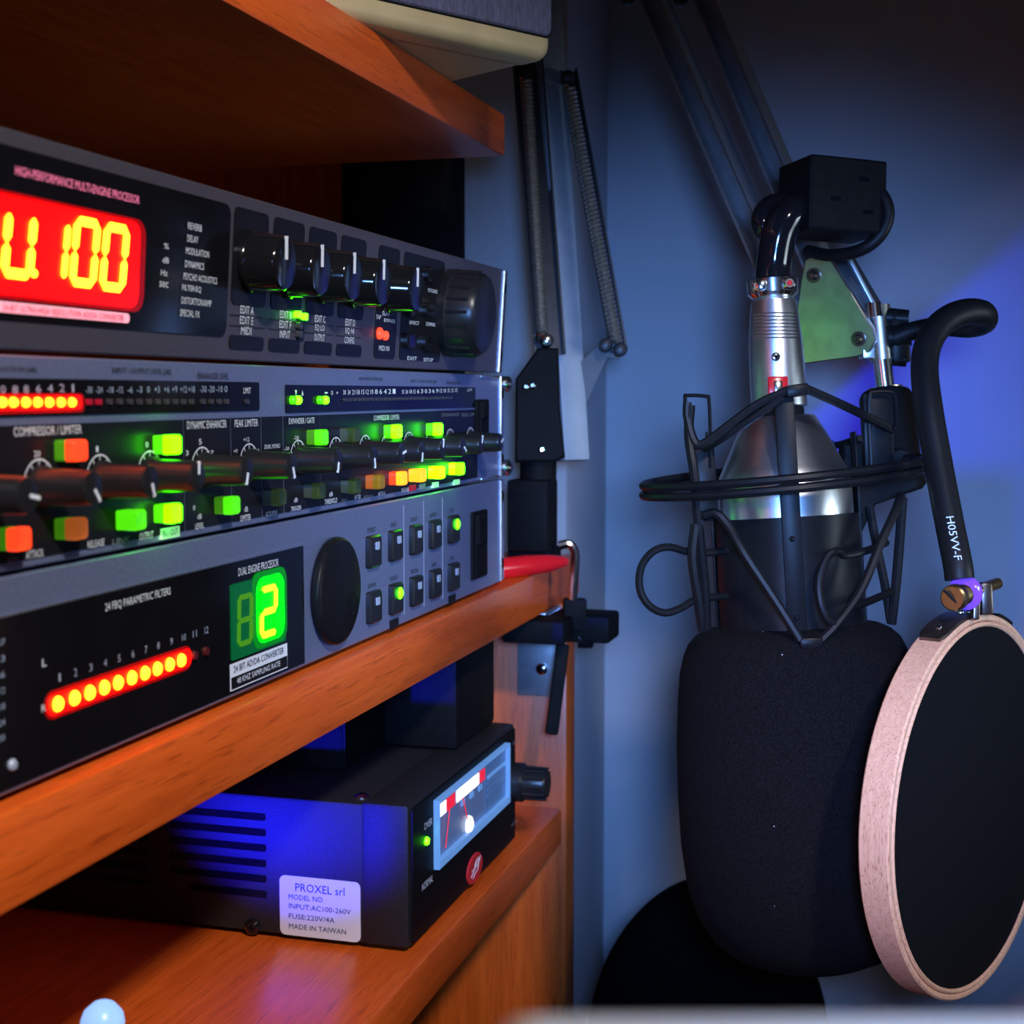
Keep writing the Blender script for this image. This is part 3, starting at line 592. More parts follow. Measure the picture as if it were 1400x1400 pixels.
# vents
for c in range(2):
    for k in range(6):
        a0, b0 = fs.at(232-c*172, 1108+k*22.5+(0 if k < 4 else 3), 0); a1, _ = fs.at(363-c*160, 1110, 0)
        bz = 0.0452-k*0.0060
        obj('vent_slot', plate(fs, a0+(0.009 if k == 5 and c == 0 else 0), a1, bz-0.0014, bz+0.0014, -0.001, 0.00025, 0.0007), 'window_black', PS)
for px, py in ((344, 1268),):
    a, b = fs.at(px, py, 0.001); s = obj('screw', lathe(fs.p(a, b, -0.0005), fs.n, [(0, 0.0032), (0.0012, 0.0032), (0.0022, 0.0020)], 16), 'gloss_black', PS)
    obj('screw_slot', merge(plate(fs, a-0.0016, a+0.0016, b-0.0003, b+0.0003, 0.001, 0.0019), plate(fs, a-0.0003, a+0.0003, b-0.0016, b+0.0016, 0.001, 0.0019)), 'matt_black', s)
for y in (PY0+0.008, PY1-0.012):
    obj('screw', lathe((PX0-0.022, y, ZP+PH-0.0003), (0, 0, 1), [(0, 0.0030), (0.0010, 0.0030), (0.0019, 0.0016)], 14), 'chrome', PS)
# rating label
a0, b1 = fs.at(382, 1197, 0.0003); a1, b0 = fs.at(493, 1287, 0.0003); b1 = fs.at(438, 1201.5, 0.0003)[1]; b0 = fs.at(438, 1283, 0.0003)[1]
lab = obj('rating_label', plate(fs, a0, a1, b0, b1, 0, 0.0003, 0.0022), 'paper_white', PS)
LW, LH = a1-a0, b1-b0
for s, x, y, h, w_ in (('PROXEL srl', 0.20, 0.755, 0.135, 0.61), ('MODEL NO.', 0.115, 0.61, 0.085, 0.44), ('INPUT:AC100-260V', 0.115, 0.455, 0.085, 0.77), ('FUSE:220V/4A', 0.115, 0.285, 0.085, 0.57), ('MADE IN TAIWAN', 0.115, 0.115, 0.085, 0.71)):
    obj('printed_text', text_bm(s, fs, a0+LW*x, b0+LH*y, LH*h, LW*w_, 0.00045), 'label_ink', lab, smooth=False)
# meter
def ffq(pts, n0, n1): return prism(ff, pts, n0, n1)
ma0, mt = ff.at(600, 1095, 0.003); ma1, mb2 = ff.at(697, 1100, 0.003); _, mb = ff.at(600, 1190, 0.003)
fr_bm = bmesh.new(); tk = 0.0028
for q in ((ma0, ma1, mb, mb+tk*1.2), (ma0, ma1, mt-tk*0.5, mt), (ma1-tk*0.5, ma1, mb+tk*1.2, mt-tk*0.5), (ma0, ma0+tk*0.2, mb+tk*1.2, mt-tk*0.5)):
    merge(fr_bm, plate(ff, q[0], q[1], q[2], q[3], 0.0005, 0.0034, 0, 0.0003))
mf = obj('meter_frame', fr_bm, 'meter_frame', PS)
ms = ma0+(ma1-ma0)*0.67
obj('meter_face', plate(ff, ma0+tk*0.2, ms, mb+tk, mt-tk*0.5, 0.0006, 0.0012), 'meter_face', mf)
obj('meter_side_panel', plate(ff, ms, ma1-tk*0.5, mb+tk, mt-tk*0.5, 0.0006, 0.0014), 'meter_side', mf)
mh = mt-mb; mw = ms-ma0
for u0, u1, m in ((0.01, 0.20, 'meter_white'), (0.20, 0.37, 'meter_red'), (0.40, 0.86, 'meter_white'), (0.87, 0.99, 'meter_red')):
    obj('scale_band', plate(ff, ma0+mw*u0+tk*0.2, ma0+mw*u1, mb+mh*0.70, mb+mh*0.88, 0.0012, 0.0016), m, mf, smooth=False)
for u in (0.5, 0.68, 0.86):
    obj('scale_band', plate(ff, ma0+mw*u, ma0+mw*(u+0.07), mb+mh*0.58, mb+mh*0.66, 0.0012, 0.0016), 'meter_frame', mf, smooth=False)
for k in range(4):
    obj('scale_band', plate(ff, ms+(ma1-ms)*0.1, ma1-tk*0.8, mb+mh*(0.36+k*0.1), mb+mh*(0.41+k*0.1), 0.0014, 0.0018), ('meter_side', 'meter_side', 'meter_side', 'meter_frame')[k], mf, smooth=False)
for u0, u1 in ((0.16, 0.24), (0.62, 0.50)):
    obj('meter_needle', bar(ff.p(ma0+mw*u0, mb+mh*0.2, 0.0021), ff.p(ma0+mw*u1, mb+mh*0.72, 0.0021), (0, 1, 0), 0.0004, 0.0003), 'meter_red', mf, smooth=False)
q = ff.p(ma0+mw*0.63, mb+mh*0.22, 0.0015)
obj('needle_pivot', lathe(q, (1, 0, 0), [(0, 0.0038), (0.0012, 0.0034), (0.0020, 0.0018)], 16), 'meter_white', mf)
led(PS, ff, 585, 1150, 0.0016, 'green_led', 0.0016, 0.0006)
txt(PS, 'OVER', ff, 580, 1136, 591, 10, 'white_print', 0.0010); txt(PS, 'NORMAL', ff, 577, 1219, 592, 10, 'white_print', 0.0010)
txt(PS, 'VOLT', ff, 701, 1020, 709, 6, 'grey_print', 0.0010); txt(PS, 'ADJ', ff, 699, 1132, 706, 5, 'grey_print', 0.0010)
ca, cb = ff.at(650, 1187, 0.0014)
lg = obj('red_emblem', prism(ff, [(ca+0.0105*math.cos(t*PI/16), cb+0.0062*math.sin(t*PI/16)) for t in range(32)], 0.0004, 0.0014, 0.0003), 'logo_red', PS)
bm = bmesh.new()
for pts in (((-.6, -.35), (-.2, -.1), (.1, .25), (.7, .5)), ((-.5, .0), (-.1, .05), (.3, .1), (.6, .35)), ((-.35, -.55), (.0, -.3), (.25, -.25), (.4, .1)), ((-.1, .2), (.1, .45), (.4, .55))):
    merge(bm, tube(spline([ff.p(ca+x*0.0105, cb+y*0.0062, 0.0014) for x, y in pts], 5), 0.00018, 5))
obj('emblem_strokes', bm, 'white_print', lg)
a, b = ff.at(706, 1068, 0.003)
kq = ff.p(0.6285, b, 0.0006)
kb_ = obj('voltage_knob', lathe(kq, (1, 0, 0), [(0, 0.0090), (0.006, 0.0088), (0.0075, 0.0074), (0.016, 0.0068), (0.0175, 0.0060)], 24), 'knob_black', PS)
for k in range(12):
    t = 2*PI*k/12; q = kq+Vector((0, math.cos(t), math.sin(t)))*0.0072+Vector((0.0075, 0, 0))
    obj('grip_rib', cyl(q, q+Vector((0.0095, 0, 0)), 0.0008, 0.0006, 6), 'knob_black', kb_)
# ------------------------------------------------------------------ dark device behind the power supply
DV = thing('network_box', 'dark box stood upright on top of the black power supply under the rack shelf', 'box', (-0.12, 0.55, ZP+PH))
obj('case', box((-0.120, 0.585, ZP+PH+0.0225), (0.150, 0.10, 0.044), 0.002), 'matt_black', DV)
obj('rear_case', box((-0.030, 0.608, ZP+PH+0.0225), (0.036, 0.056, 0.043), 0.002), 'matt_black', DV)
obj('front_edge', box((-0.0455, 0.585, ZP+PH+0.0225), (0.002, 0.098, 0.042), 0.0008), 'psu_front', DV)
# blue glowing tip
GL = thing('blue_lamp', 'small glowing blue-white lamp tip on the bare lower shelf board', 'lamp', W(138, 1440, 0.335))
q = W(138, 1402, 0.335); zt = -0.1255
obj('stem', lathe((q.x, q.y, zt), (0, 0, 1), [(0, 0.007), (0.002, 0.007), (0.003, 0.0048), (max(q.z-zt-0.003, 0.004), 0.0046)], 20), 'cyan_glow', GL)
obj('tip', lathe((q.x, q.y, q.z-0.003), (0.12, 0, 1), [(0, 0.0047), (0.004, 0.0050), (0.0062, 0.0044), (0.0082, 0.0026), (0.0090, 0.0010)], 20), 'blue_glow', GL)
# ------------------------------------------------------------------ red pen on the rack shelf
PN = thing('red_pen', 'glossy red marker pen lying on the rack shelf end beside the boom clamp', 'pen', (-0.02, 0.66, SH0))
p1 = W(774, 776, 0.685); p0 = p1+(W(690, 777, 0.66)-p1)*1.5
p0.z = SH0+0.0048; p1.z = SH0+0.0048; d = (p1-p0)
L = d.length
obj('barrel', lathe(p0, d, [(0, 0.004), (0.002, 0.0048), (L*0.55, 0.0048)], 20), 'red_plastic', PN)
obj('cap', lathe(p0, d, [(L*0.55, 0.0049), (L*0.8, 0.0041), (L*0.93, 0.0030), (L*0.99, 0.0022), (L, 0.0012)], 20), 'red_plastic', PN)
# ------------------------------------------------------------------ black box behind the rack
BX = thing('storage_box', 'black upright file box standing behind the rack units on the same shelf', 'box', (-0.08, 0.70, SH0))
obj('body', box((-0.0790, 0.700, SH0+0.110), (0.056, 0.030, 0.220), 0.002), 'matt_black', BX)
obj('lid', box((-0.0790, 0.700, SH0+0.214), (0.0575, 0.032, 0.022), 0.002), 'satin_black', BX)
# ------------------------------------------------------------------ speaker on the top shelf
SPK = thing('loudspeaker', 'beige loudspeaker with blue-grey grille cloth overhanging the upper shelf', 'speaker', (-0.05, 0.45, 0.2012))
c1 = W(757, 84, 0.528); c1.z = 0.2012; al = math.radians(31.4)
fd = Vector((-math.sin(al), -math.cos(al), 0)); nd = Vector((math.cos(al), -math.sin(al), 0))
fk = Frame(c1, fd, (0, 0, 1), nd)
SWd, SHt = 0.19, 0.28
obj('cabinet', plate(fk, 0.003, SWd-0.003, 0.0, SHt, -0.16, -0.012, 0.004), 'beige', SPK)
ring = prism(fk, rrect(0, SWd, 0.0, SHt, 0.006), -0.0125, 0.0, 0.0048, 5)
obj('front_frame', ring, 'beige', SPK)
bmx = plate(fk, 0.0015, SWd-0.0015, 0.0085, SHt-0.008, -0.004, 0.0008, 0.003, 0.0006)
obj('grille_cloth', bmx, 'grille', SPK)
obj('grille_gap', plate(fk, 0.0012, SWd-0.0012, 0.0078, SHt-0.0075, -0.004, 0.0002, 0.003), 'matt_black', SPK)

# ------------------------------------------------------------------ boom arm
BA = thing('boom_arm', 'scissor microphone boom arm with springs clamped to the end of the rack shelf', 'microphone stand', (0.0, 0.715, SH0))
DL = 0.705
def wl_(px, py, d=DL): return W(px, py, d)
# clamp on the shelf end
cb_ = W(728, 760, 0.700)
obj('clamp_body', box((cb_.x, cb_.y, (SH0+0.008+0.042)/2), (0.020, 0.020, 0.034), 0.0015), 'matt_black', BA)
obj('clamp_foot', box((cb_.x+0.006, cb_.y-0.012, SH0-0.0275), (0.030, 0.020, 0.011), 0.0015), 'matt_black', BA)
obj('clamp_jaw', box(Vector((0.019, 0.682, SH0-0.0285)), (0.030, 0.024, 0.013), 0.0015), 'matt_black', BA)
obj('clamp_jaw', box(Vector((-0.008, 0.690, SH0+0.0042)), (0.022, 0.022, 0.008), 0.0015), 'matt_black', BA)
obj('clamp_block', bar(W(785, 862, 0.70), W(786, 818, 0.70), R, 0.011, 0.012, 0.0012), 'matt_black', BA)
obj('clamp_knob', lathe(W(790, 872, 0.70), R, [(0, 0.005), (0.0065, 0.005), (0.0075, 0.004)], 14), 'satin_black', BA)
obj('clamp_lever', bar(W(770, 880, 0.695), W(754, 1004, 0.692), R, 0.0062, 0.004, 0.001), 'matt_black', BA)
hp = [W(x, y, 0.695) for x, y in ((764, 746), (778, 744), (786, 755), (786, 775), (784, 800), (783, 820))]
obj('clamp_handle', tube(spline(hp, 6), 0.0022, 10), 'chrome', BA)
# lower post and hinge
obj('post', cyl(W(733, 748, 0.70), W(737, 600, 0.70), 0.0088, 0.0088, 20), 'matt_black', BA)
hg = obj('hinge_bracket', prism(Frame(W(735, 560, 0.694), R, U, -F), [((x-735)*0.347e-3, (560-y)*0.347e-3) for x, y in ((705, 520), (735, 478), (763, 478), (765, 560), (772, 625), (758, 632), (704, 632))], -0.008, 0.008, 0.001), 'matt_black', BA)
for x, y in ((719, 529), (728, 527), (741, 615)):
    obj('rivet', lathe(W(x, y, 0.6865), -F, [(0, 0.0018), (0.001, 0.0016), (0.0016, 0.0008)], 10), 'chrome', hg)
# lower arm bars
obj('spring_channel', channel(W(720, 70, 0.72), W(752, 486, 0.70), R, 0.0150, 0.007, 0.001), 'dark_aluminium', BA)
obj('lower_arm_bar', bar(W(742, -60, 0.722), W(784, 630, 0.711), R*0.9+F*0.4, 0.0135, 0.0090, 0.0006), 'paint_white', BA)
obj('spring_channel', channel(W(777, 100, 0.722), W(846, 482, 0.712), R, 0.0082, 0.006, 0.001), 'dark_aluminium', BA)
def spring(p0, p1, r, wr, turns):
    d, u, v = axes(Vector(p1)-Vector(p0)); L = (Vector(p1)-Vector(p0)).length; N = turns*8
    return tube([Vector(p0)+d*(L*i/N)+(u*math.cos(2*PI*i/8)+v*math.sin(2*PI*i/8))*r for i in range(N+1)], wr, 5)
obj('coil_spring', spring(W(719, 108, 0.706), W(741, 452, 0.690), 0.0024, 0.00095, 60), 'spring_steel', BA)
obj('coil_spring', spring(W(778, 118, 0.710), W(843, 468, 0.700), 0.0024, 0.00095, 60), 'spring_steel', BA)
for x, y, d in ((741, 462, 0.692), (747, 466, 0.690), (776, 106, 0.711), (720, 102, 0.706), (848, 478, 0.700), (828, 472, 0.702)):
    obj('pivot_bolt', lathe(W(x, y, d), -F, [(-0.006, 0.0030), (0.0015, 0.0034), (0.003, 0.0028), (0.0036, 0.0012)], 14), 'dark_aluminium' if y in (106, 102, 478, 472) else 'chrome', BA)
obj('link_plate', prism(Frame(W(812, 510, 0.712), R, U, -F), [((x-812)*0.356e-3, (510-y)*0.356e-3) for x, y in ((790, 498), (832, 462), (852, 474), (846, 492), (830, 488), (793, 570))], -0.001, 0.001), 'dull_grey', BA)
# upper arm bars: from the elbow above the frame down to the microphone head
def ubar(x0, y0, d0, x1, y1, d1):
    obj('upper_arm_bar', channel(W(x0, y0, d0), W(x1, y1, d1), R*0.75-F*0.65, 0.0105, 0.010, 0.0012), 'aluminium', BA)
ubar(872, -60, 0.70, 1088, 430, 0.60)
ubar(946, -60, 0.70, 1134, 385, 0.60)
for x, y in ((858, -2), (930, 0)):
    obj('pivot_bolt', lathe(W(x, y, 0.685), -F, [(0, 0.0036), (0.003, 0.0036), (0.004, 0.002)], 14), 'dark_aluminium', BA)
# zinc end bracket
k6 = 0.585/FPX
fz = Frame(W(1145, 430, 0.585), (R*0.8-F*0.6), (U*0.98-F*0.16-R*0.12), (-F*0.79-R*0.59-U*0.20))
def zp(pts): return [((x-1145)*k6*1.22, (430-y)*k6) for x, y in pts]
zb = obj('end_bracket', prism(fz, zp(((1108, 372), (1113, 352), (1128, 345), (1143, 352), (1186, 452), (1188, 470), (1180, 484), (1166, 489), (1098, 494), (1090, 470), (1093, 440))), -0.0012, 0.0012, 0.0004), 'zinc', BA)
for x, y in ((1122, 374), (1169, 465)):
    a, b = (x-1145)*k6*1.22, (430-y)*k6
    r_ = obj('rivet', lathe(fz.p(a, b, 0.001), fz.n, [(0, 0.0030), (0.0008, 0.0030), (0.0009, 0.0020), (0.0022, 0.0014)], 16), 'bronze', zb)
    obj('rivet_head', lathe(fz.p(a, b, 0.0012), fz.n, [(0, 0.0019), (0.0012, 0.0017), (0.0020, 0.0008)], 14), 'chrome', r_)
obj('link_bar', bar(W(1146, 352, 0.592), W(1192, 430, 0.590), R, 0.0100, 0.006, 0.0008), 'dark_aluminium', BA)
obj('link_bar_edge', bar(W(1158, 350, 0.587), W(1197, 424, 0.586), R, 0.0016, 0.004, 0.0004), 'aluminium', BA)
# swivel post, thumb nut and stud
obj('swivel_post', merge(cyl(W(1200, 418, 0.583), W(1207, 495, 0.583), 0.0048, 0.0048, 18), bar(W(1192, 445, 0.584), W(1192, 492, 0.584), R, 0.009, 0.008, 0.0008)), 'zinc', BA)
obj('post_cap', cyl(W(1194, 414, 0.580), W(1196, 434, 0.580), 0.0030, 0.0034, 14), 'chrome', BA)
tn = bmesh.new()
for x0, y0, x1, y1, r in ((1212, 434, 1242, 436, 0.0040), (1215, 462, 1243, 455, 0.0058), (1216, 489, 1240, 492, 0.0032)):
    merge(tn, cyl(W(x0, y0, 0.582), W(x1, y1, 0.580), r, r*0.9, 14))
merge(tn, bar(W(1227, 426, 0.581), W(1231, 497, 0.581), R, 0.0075, 0.007, 0.0015))
obj('thumb_nut', tn, 'satin_black', BA)
obj('stud', cyl(W(1206, 492, 0.579), W(1211, 534, 0.579), 0.0036, 0.0036, 18), 'chrome', BA)
obj('stud_washer', cyl(W(1210, 529, 0.579), W(1211, 538, 0.579), 0.0068, 0.0064, 20), 'brass', BA)
# ------------------------------------------------------------------ microphone local pixels at 0.54 m
DM = 0.54; KM = DM/FPX
def m(px, py, d=0.0): return W(px, py, DM)+F*d
def ax(py): return 1056+(py-390)*0.058
def lath_m(prof, seg=40):
    y0, y1 = prof[0][0], prof[-1][0]; o = m(ax(y0), y0); d = m(ax(y1), y1)-o; L = d.length
    return lathe(o, d, [((y-y0)/(y1-y0)*L, r*KM) for y, r in prof], seg)
MC = thing('microphone', 'silver studio microphone hanging upside down in a black cradle', 'microphone', m(ax(860), 860))
obj('neck_ring', lath_m([(556, 30), (560, 33), (572, 33), (574, 30)]), 'matt_black', MC)
obj('shoulder', lath_m([(570, 46), (573, 49), (600, 64), (640, 83), (650, 88), (655, 89)]), 'satin_silver', MC)
obj('body_groove', lath_m([(654, 86), (659, 86)]), 'matt_black', MC)
obj('body', lath_m([(657.5, 89), (660, 90), (710, 91)]), 'satin_silver', MC)
obj('lower_body', lath_m([(704, 88), (870, 88)]), 'matt_black', MC)
# ------------------------------------------------------------------ shock mount
SM = thing('shock_mount', 'black spider shock mount cradle with double wire ring around the microphone', 'shock mount', m(1075, 690))
def cradle(y0, y1, r):
    bm = bmesh.new(); seg = 44; o = m(ax(y0), y0); e = m(ax(y1), y1); d, u, v = axes(e-o); L = (e-o).length
    rings = []
    for t, rr in ((0, r-3), (0, r), (L, r+2), (L, r-1)):
        rings.append([bm.verts.new(o+d*t+(u*math.cos(2*PI*k/seg)+v*math.sin(2*PI*k/seg))*rr*KM) for k in range(seg)])
    for i in range(4):
        for k in range(seg): bm.faces.new((rings[i][k], rings[i][(k+1) % seg], rings[(i+1) % 4][(k+1) % seg], rings[(i+1) % 4][k]))
    return bm
cr_ = obj('cradle_sleeve', cradle(706, 864, 98), 'satin_black', SM)
# vertical straps of the cradle (front, left, back, right)
def strap(phi, w_=25, y0=548, y1=872):
    c, s = math.sin(phi), -math.cos(phi); bm = bmesh.new()
    pts = []
    for y, r in ((y0, 101), (600, 101), (y1, 101)):
        pts.append(m(ax(y)+c*r, y, s*r*KM))
    wd = (R*math.cos(phi)+F*math.sin(phi))
    return bar(pts[0], pts[-1], wd, w_*KM, 3*KM, 0.0003)
for ph in (-0.12, math.radians(95), math.radians(180), math.radians(-95)):
    st = obj('strap', strap(ph, 25 if abs(ph) < 1 else 22, 546 if abs(ph) < 1 else 590), 'satin_black', SM)
    if abs(ph) < 1:
        for y in (735, 837):
            obj('rivet', lathe(m(ax(y)+math.sin(ph)*103, y, -math.cos(ph)*103*KM), -F, [(0, 0.0011), (0.0006, 0.0010), (0.0010, 0.0004)], 10), 'satin_black', st)
# top hook + bottom hook on the front strap
obj('strap_hook', bar(m(1053, 545, -0.029), m(1083, 541, -0.029), U, 0.0042, 0.006, 0.0009), 'satin_black', SM)
obj('strap_hook', bar(m(1066, 867, -0.036), m(1096, 866, -0.036), U, 0.0038, 0.005, 0.0009), 'satin_black', SM)
# double outer ring
RC = m(1068, 652); RX = R*math.cos(0.10)+U*math.sin(0.10); tilt = math.radians(4)
RF = (F*math.cos(tilt)-U*math.sin(tilt)*-1).normalized()
for dy in (-6, 7):
    pth = [RC-U*dy*KM+RX*(189*KM*math.cos(2*PI*k/64))+RF*(150*KM*math.sin(2*PI*k/64)) for k in range(64)]
    obj('outer_ring', tube(pth, 6.2*KM, 8, True), 'satin_black', SM)
# outer posts with wire hooks
def ring_pt(phi, dy=0): return RC-U*dy*KM+RX*(189*KM*math.cos(phi))+RF*(150*KM*math.sin(phi))
lp = [m(934, 560, -0.022), m(932, 600, -0.022), m(938, 650, -0.024), m(944, 720, -0.024), m(953, 800, -0.022), m(956, 855, -0.020)]
obj('outer_post', tube(spline(lp, 5), 6.5*KM, 8), 'satin_black', SM)
hk = [m(935, 632, -0.020), m(930, 600, -0.020), m(928, 552, -0.020), m(932, 546, -0.018), m(958, 546, -0.014), m(963, 552, -0.013), m(965, 605, -0.013), m(965, 640, -0.013)]
obj('wire_hook', tube(spline(hk, 5), 2.6*KM, 7), 'satin_black', SM)
obj('post_plate', bar(m(956, 612, -0.012), m(963, 712, -0.012), R, 28*KM, 4*KM, 0.0004), 'satin_black', SM)
obj('post_plate', bar(m(1152, 598, 0.030), m(1166, 700, 0.030), R, 24*KM, 4*KM, 0.0004), 'satin_black', SM)
# elastic cords, upper
def cord(name, pts, r=5.5): obj(name, tube(spline([m(*q) for q in pts], 6), r*KM, 8), 'rubber', SM)
cord('elastic_cord', [(1056, 543, -0.030), (1020, 560, -0.028), (985, 585, -0.026), (950, 611, -0.024), (938, 606, -0.023), (930, 575, -0.022), (930, 556, -0.022)], 6)
cord('elastic_cord', [(1050, 552, -0.030), (1010, 580, -0.027), (975, 604, -0.022), (958, 616, -0.014)], 5)
cord('elastic_cord', [(1080, 541, -0.030), (1120, 556, -0.026), (1165, 572, -0.018), (1212, 589, -0.008)], 6)
cord('elastic_cord', [(1132, 582, 0.018), (1148, 600, 0.024), (1166, 604, 0.028), (1190, 596, 0.016)], 5)
# lower cords
cord('elastic_cord', [(950, 705, -0.024), (966, 702, -0.026), (982, 720, -0.028), (1000, 755, -0.032), (1040, 818, -0.035), (1068, 864, -0.0365)], 6)
cord('elastic_cord', [(1094, 864, -0.0365), (1118, 840, -0.035), (1150, 800, -0.031), (1180, 740, -0.026), (1204, 700, -0.020), (1218, 678, -0.014)], 6)
cord('elastic_cord', [(940, 716, -0.024), (936, 760, -0.024), (944, 810, -0.022), (952, 856, -0.019)], 7)
cord('elastic_cord', [(1228, 680, -0.006), (1224, 740, -0.006), (1219, 800, -0.006), (1215, 852, -0.004)], 6.5)
cord('elastic_cord', [(1192, 692, 0.004), (1200, 745, 0.002), (1208, 800, -0.002), (1214, 848, -0.004)], 6)
# sprung wire loops that squeeze the cradle open
obj('squeeze_loop', tube(spline([m(*q) for q in ((986, 752, -0.014), (955, 754, -0.018), (930, 752, -0.021), (905, 746, -0.023), (884, 752, -0.024), (869, 772, -0.024), (867, 800, -0.024), (879, 822, -0.024), (900, 832, -0.023), (922, 826, -0.022), (944, 815, -0.020), (986, 812, -0.014))], 6), 5.2*KM, 9), 'satin_black', SM)
obj('squeeze_loop', tube(spline([m(*q) for q in ((1200, 741, -0.012), (1165, 750, -0.024), (1130, 756, -0.030), (1118, 750, -0.033), (1104, 758, -0.034), (1093, 785, -0.035), (1094, 815, -0.036), (1104, 838, -0.036), (1118, 842, -0.035), (1134, 824, -0.033), (1165, 816, -0.026), (1208, 806, -0.012))], 6), 5.2*KM, 9), 'satin_black', SM)
# swivel block joining the ring and the boom stud
obj('swivel_block', lathe(W(1211, 538, 0.575), W(1224, 672, 0.565)-W(1211, 538, 0.575), [(0, 0.0095), (0.002, 0.0105), (0.028, 0.0110), (0.030, 0.0118), (0.037, 0.0118), (0.039, 0.0095)], 28), 'satin_black', SM)
obj('swivel_wing', prism(Frame(W(1240, 645, 0.556), R, U, -F), [((x-1240)*0.28e-3, (645-y)*0.28e-3) for x, y in ((1180, 628), (1225, 612), (1258, 622), (1268, 632), (1266, 642), (1258, 648), (1262, 660), (1256, 668), (1232, 676), (1190, 690))], -0.006, 0.006, 0.0012), 'satin_black', SM)
obj('hook_plate', bar(m(1194, 540, -0.006), m(1197, 640, -0.006), R, 40*KM, 5*KM, 0.0005), 'satin_black', SM)
obj('wire_hook', tube(spline([m(*q) for q in ((1183, 640, -0.010), (1180, 590, -0.010), (1180, 545, -0.010), (1186, 539, -0.010), (1208, 539, -0.010), (1214, 546, -0.010), (1216, 575, -0.010), (1213, 590, -0.010))], 5), 2.8*KM, 7), 'satin_black', SM)
obj('swivel_arm', prism(Frame(m(1190, 655, 0.012), R, U, -F), [((x-1190)*KM, (655-y)*KM) for x, y in ((1160, 606), (1186, 602), (1196, 630), (1240, 640), (1244, 676), (1205, 690), (1186, 728), (1168, 728), (1158, 690))], -0.004, 0.004, 0.0008), 'matt_black', SM)
obj('ring_screw', lathe(m(1228, 633, -0.012), -F, [(0, 0.0020), (0.0010, 0.0018), (0.0016, 0.0008)], 10), 'satin_black', SM)
# ------------------------------------------------------------------ foam windscreen
fo = lath_m([(853, 100), (857, 118), (864, 132), (875, 143), (890, 150), (912, 156), (950, 161), (1010, 166), (1080, 168.5), (1150, 168), (1205, 163), (1245, 152), (1275, 135), (1296, 112), (1309, 84), (1317, 52), (1320, 22), (1321, 0.5)], 72)
fo = obj('foam_windscreen', fo, 'foam')
fo['label'] = 'large black foam windscreen pulled over the microphone head'; fo['category'] = 'windscreen'
# ------------------------------------------------------------------ microphone cable with connector
MCB = thing('microphone_cable', 'black cable with silver connector plugged into the microphone top', 'cable', m(ax(560), 560))
obj('connector_shell', lath_m([(408, 26), (412, 30), (430, 33), (470, 36.5), (520, 38), (556, 38), (558, 35)]), 'satin_silver', MCB)
fc = Frame(m(ax(480), 480), R, U-R*0.058, -F)
for i in range(8):
    y = 432+i*4.8; bm = bmesh.new(); rr = (33.6+(y-432)*0.075)*KM; pts = []
    for k in range(13):
        t = math.radians(-62+k*9.4); pts.append(m(ax(y), y)+R*rr*math.sin(t)-F*rr*math.cos(t))
    obj('grip_rib', tube(pts, 0.9*KM, 5), 'satin_silver', MCB)
sc = obj('connector_screw', lathe(m(ax(492)-8, 492, -36*KM), -F, [(0, 6*KM), (3*KM, 6*KM), (4*KM, 4*KM)], 14), 'chrome', MCB)
obj('screw_socket', lathe(m(ax(492)-8, 492, -39.5*KM), -F, [(0, 3*KM), (1*KM, 2.8*KM)], 10), 'matt_black', sc)
la_ = obj('release_latch', bar(m(ax(535)-8, 518, -37.5*KM), m(ax(535)-7, 556, -38.5*KM), R, 27*KM, 4*KM, 0.0006), 'red_plastic', MCB, label='red lit release latch')
obj('latch_bar', bar(m(ax(535)-8, 524, -40*KM), m(ax(535)-7, 545, -41*KM), R, 12*KM, 3*KM, 0.0004), 'chrome', la_)
obj('cable_clamp', merge(lath_m([(382, 32), (384, 35), (402, 34), (408, 28)]), bar(m(1026, 398, -0.009), m(1040, 394, -0.010), U, 0.0045, 0.004, 0.0012)), 'chrome', MCB)
for x, y in ((1030, 397), (1072, 393)):
    s = obj('clamp_screw', lathe(m(x, y, -0.0095), -F, [(0, 8.5*KM), (3*KM, 8.5*KM), (5*KM, 6*KM)], 16), 'chrome', MCB)
    obj('screw_socket', lathe(m(x, y, -0.0095-4.8*KM), -F, [(0, 4*KM), (1*KM, 3.6*KM)], 10), 'red_plastic', s)
obj('cable_sheath', tube(spline([m(1056, 392), m(1058, 360), m(1064, 320, -0.002), (m(1078, 296, -0.002)), m(1096, 283, 0.002), m(1125, 272, 0.010)], 8), 24*KM, 18), 'gloss_black', MCB)
obj('cable_loop', tube(spline([m(1100, 268, 0.012), m(1064, 272, 0.010), m(1046, 292, 0.006), m(1050, 312, 0.006), m(1072, 318, 0.012)], 8), 15*KM, 14), 'gloss_black', MCB)
fbx = Frame(m(1122, 268, 0.006), (R*0.93-F*0.0+F*0.36), (U*0.995+R*0.02), (-F*0.93+R*0.36))
blk = obj('cable_block', merge(plate(fbx, -0.0105, 0.0225, -0.0135, 0.0135, -0.010, 0.012, 0.0008, 0.0008), plate(fbx, -0.004, 0.018, 0.0130, 0.0145, -0.008, 0.008)), 'matt_black', MCB)
for a, b in ((0.000, -0.002), (0.012, 0.006), (0.014, -0.006)):
    obj('block_recess', plate(fbx, a-0.0016, a+0.0022, b-0.0008, b+0.0008, 0.0112, 0.0124), 'window_black', blk)
obj('cable_loop', tube(spline([m(1190, 246, 0.008), m(1210, 264, 0.004), m(1217, 292, 0.003), m(1206, 320, 0.004), m(1182, 337, 0.008), m(1152, 336, 0.020), m(1128, 322, 0.032)], 8), 9*KM, 12), 'rubber', MCB)
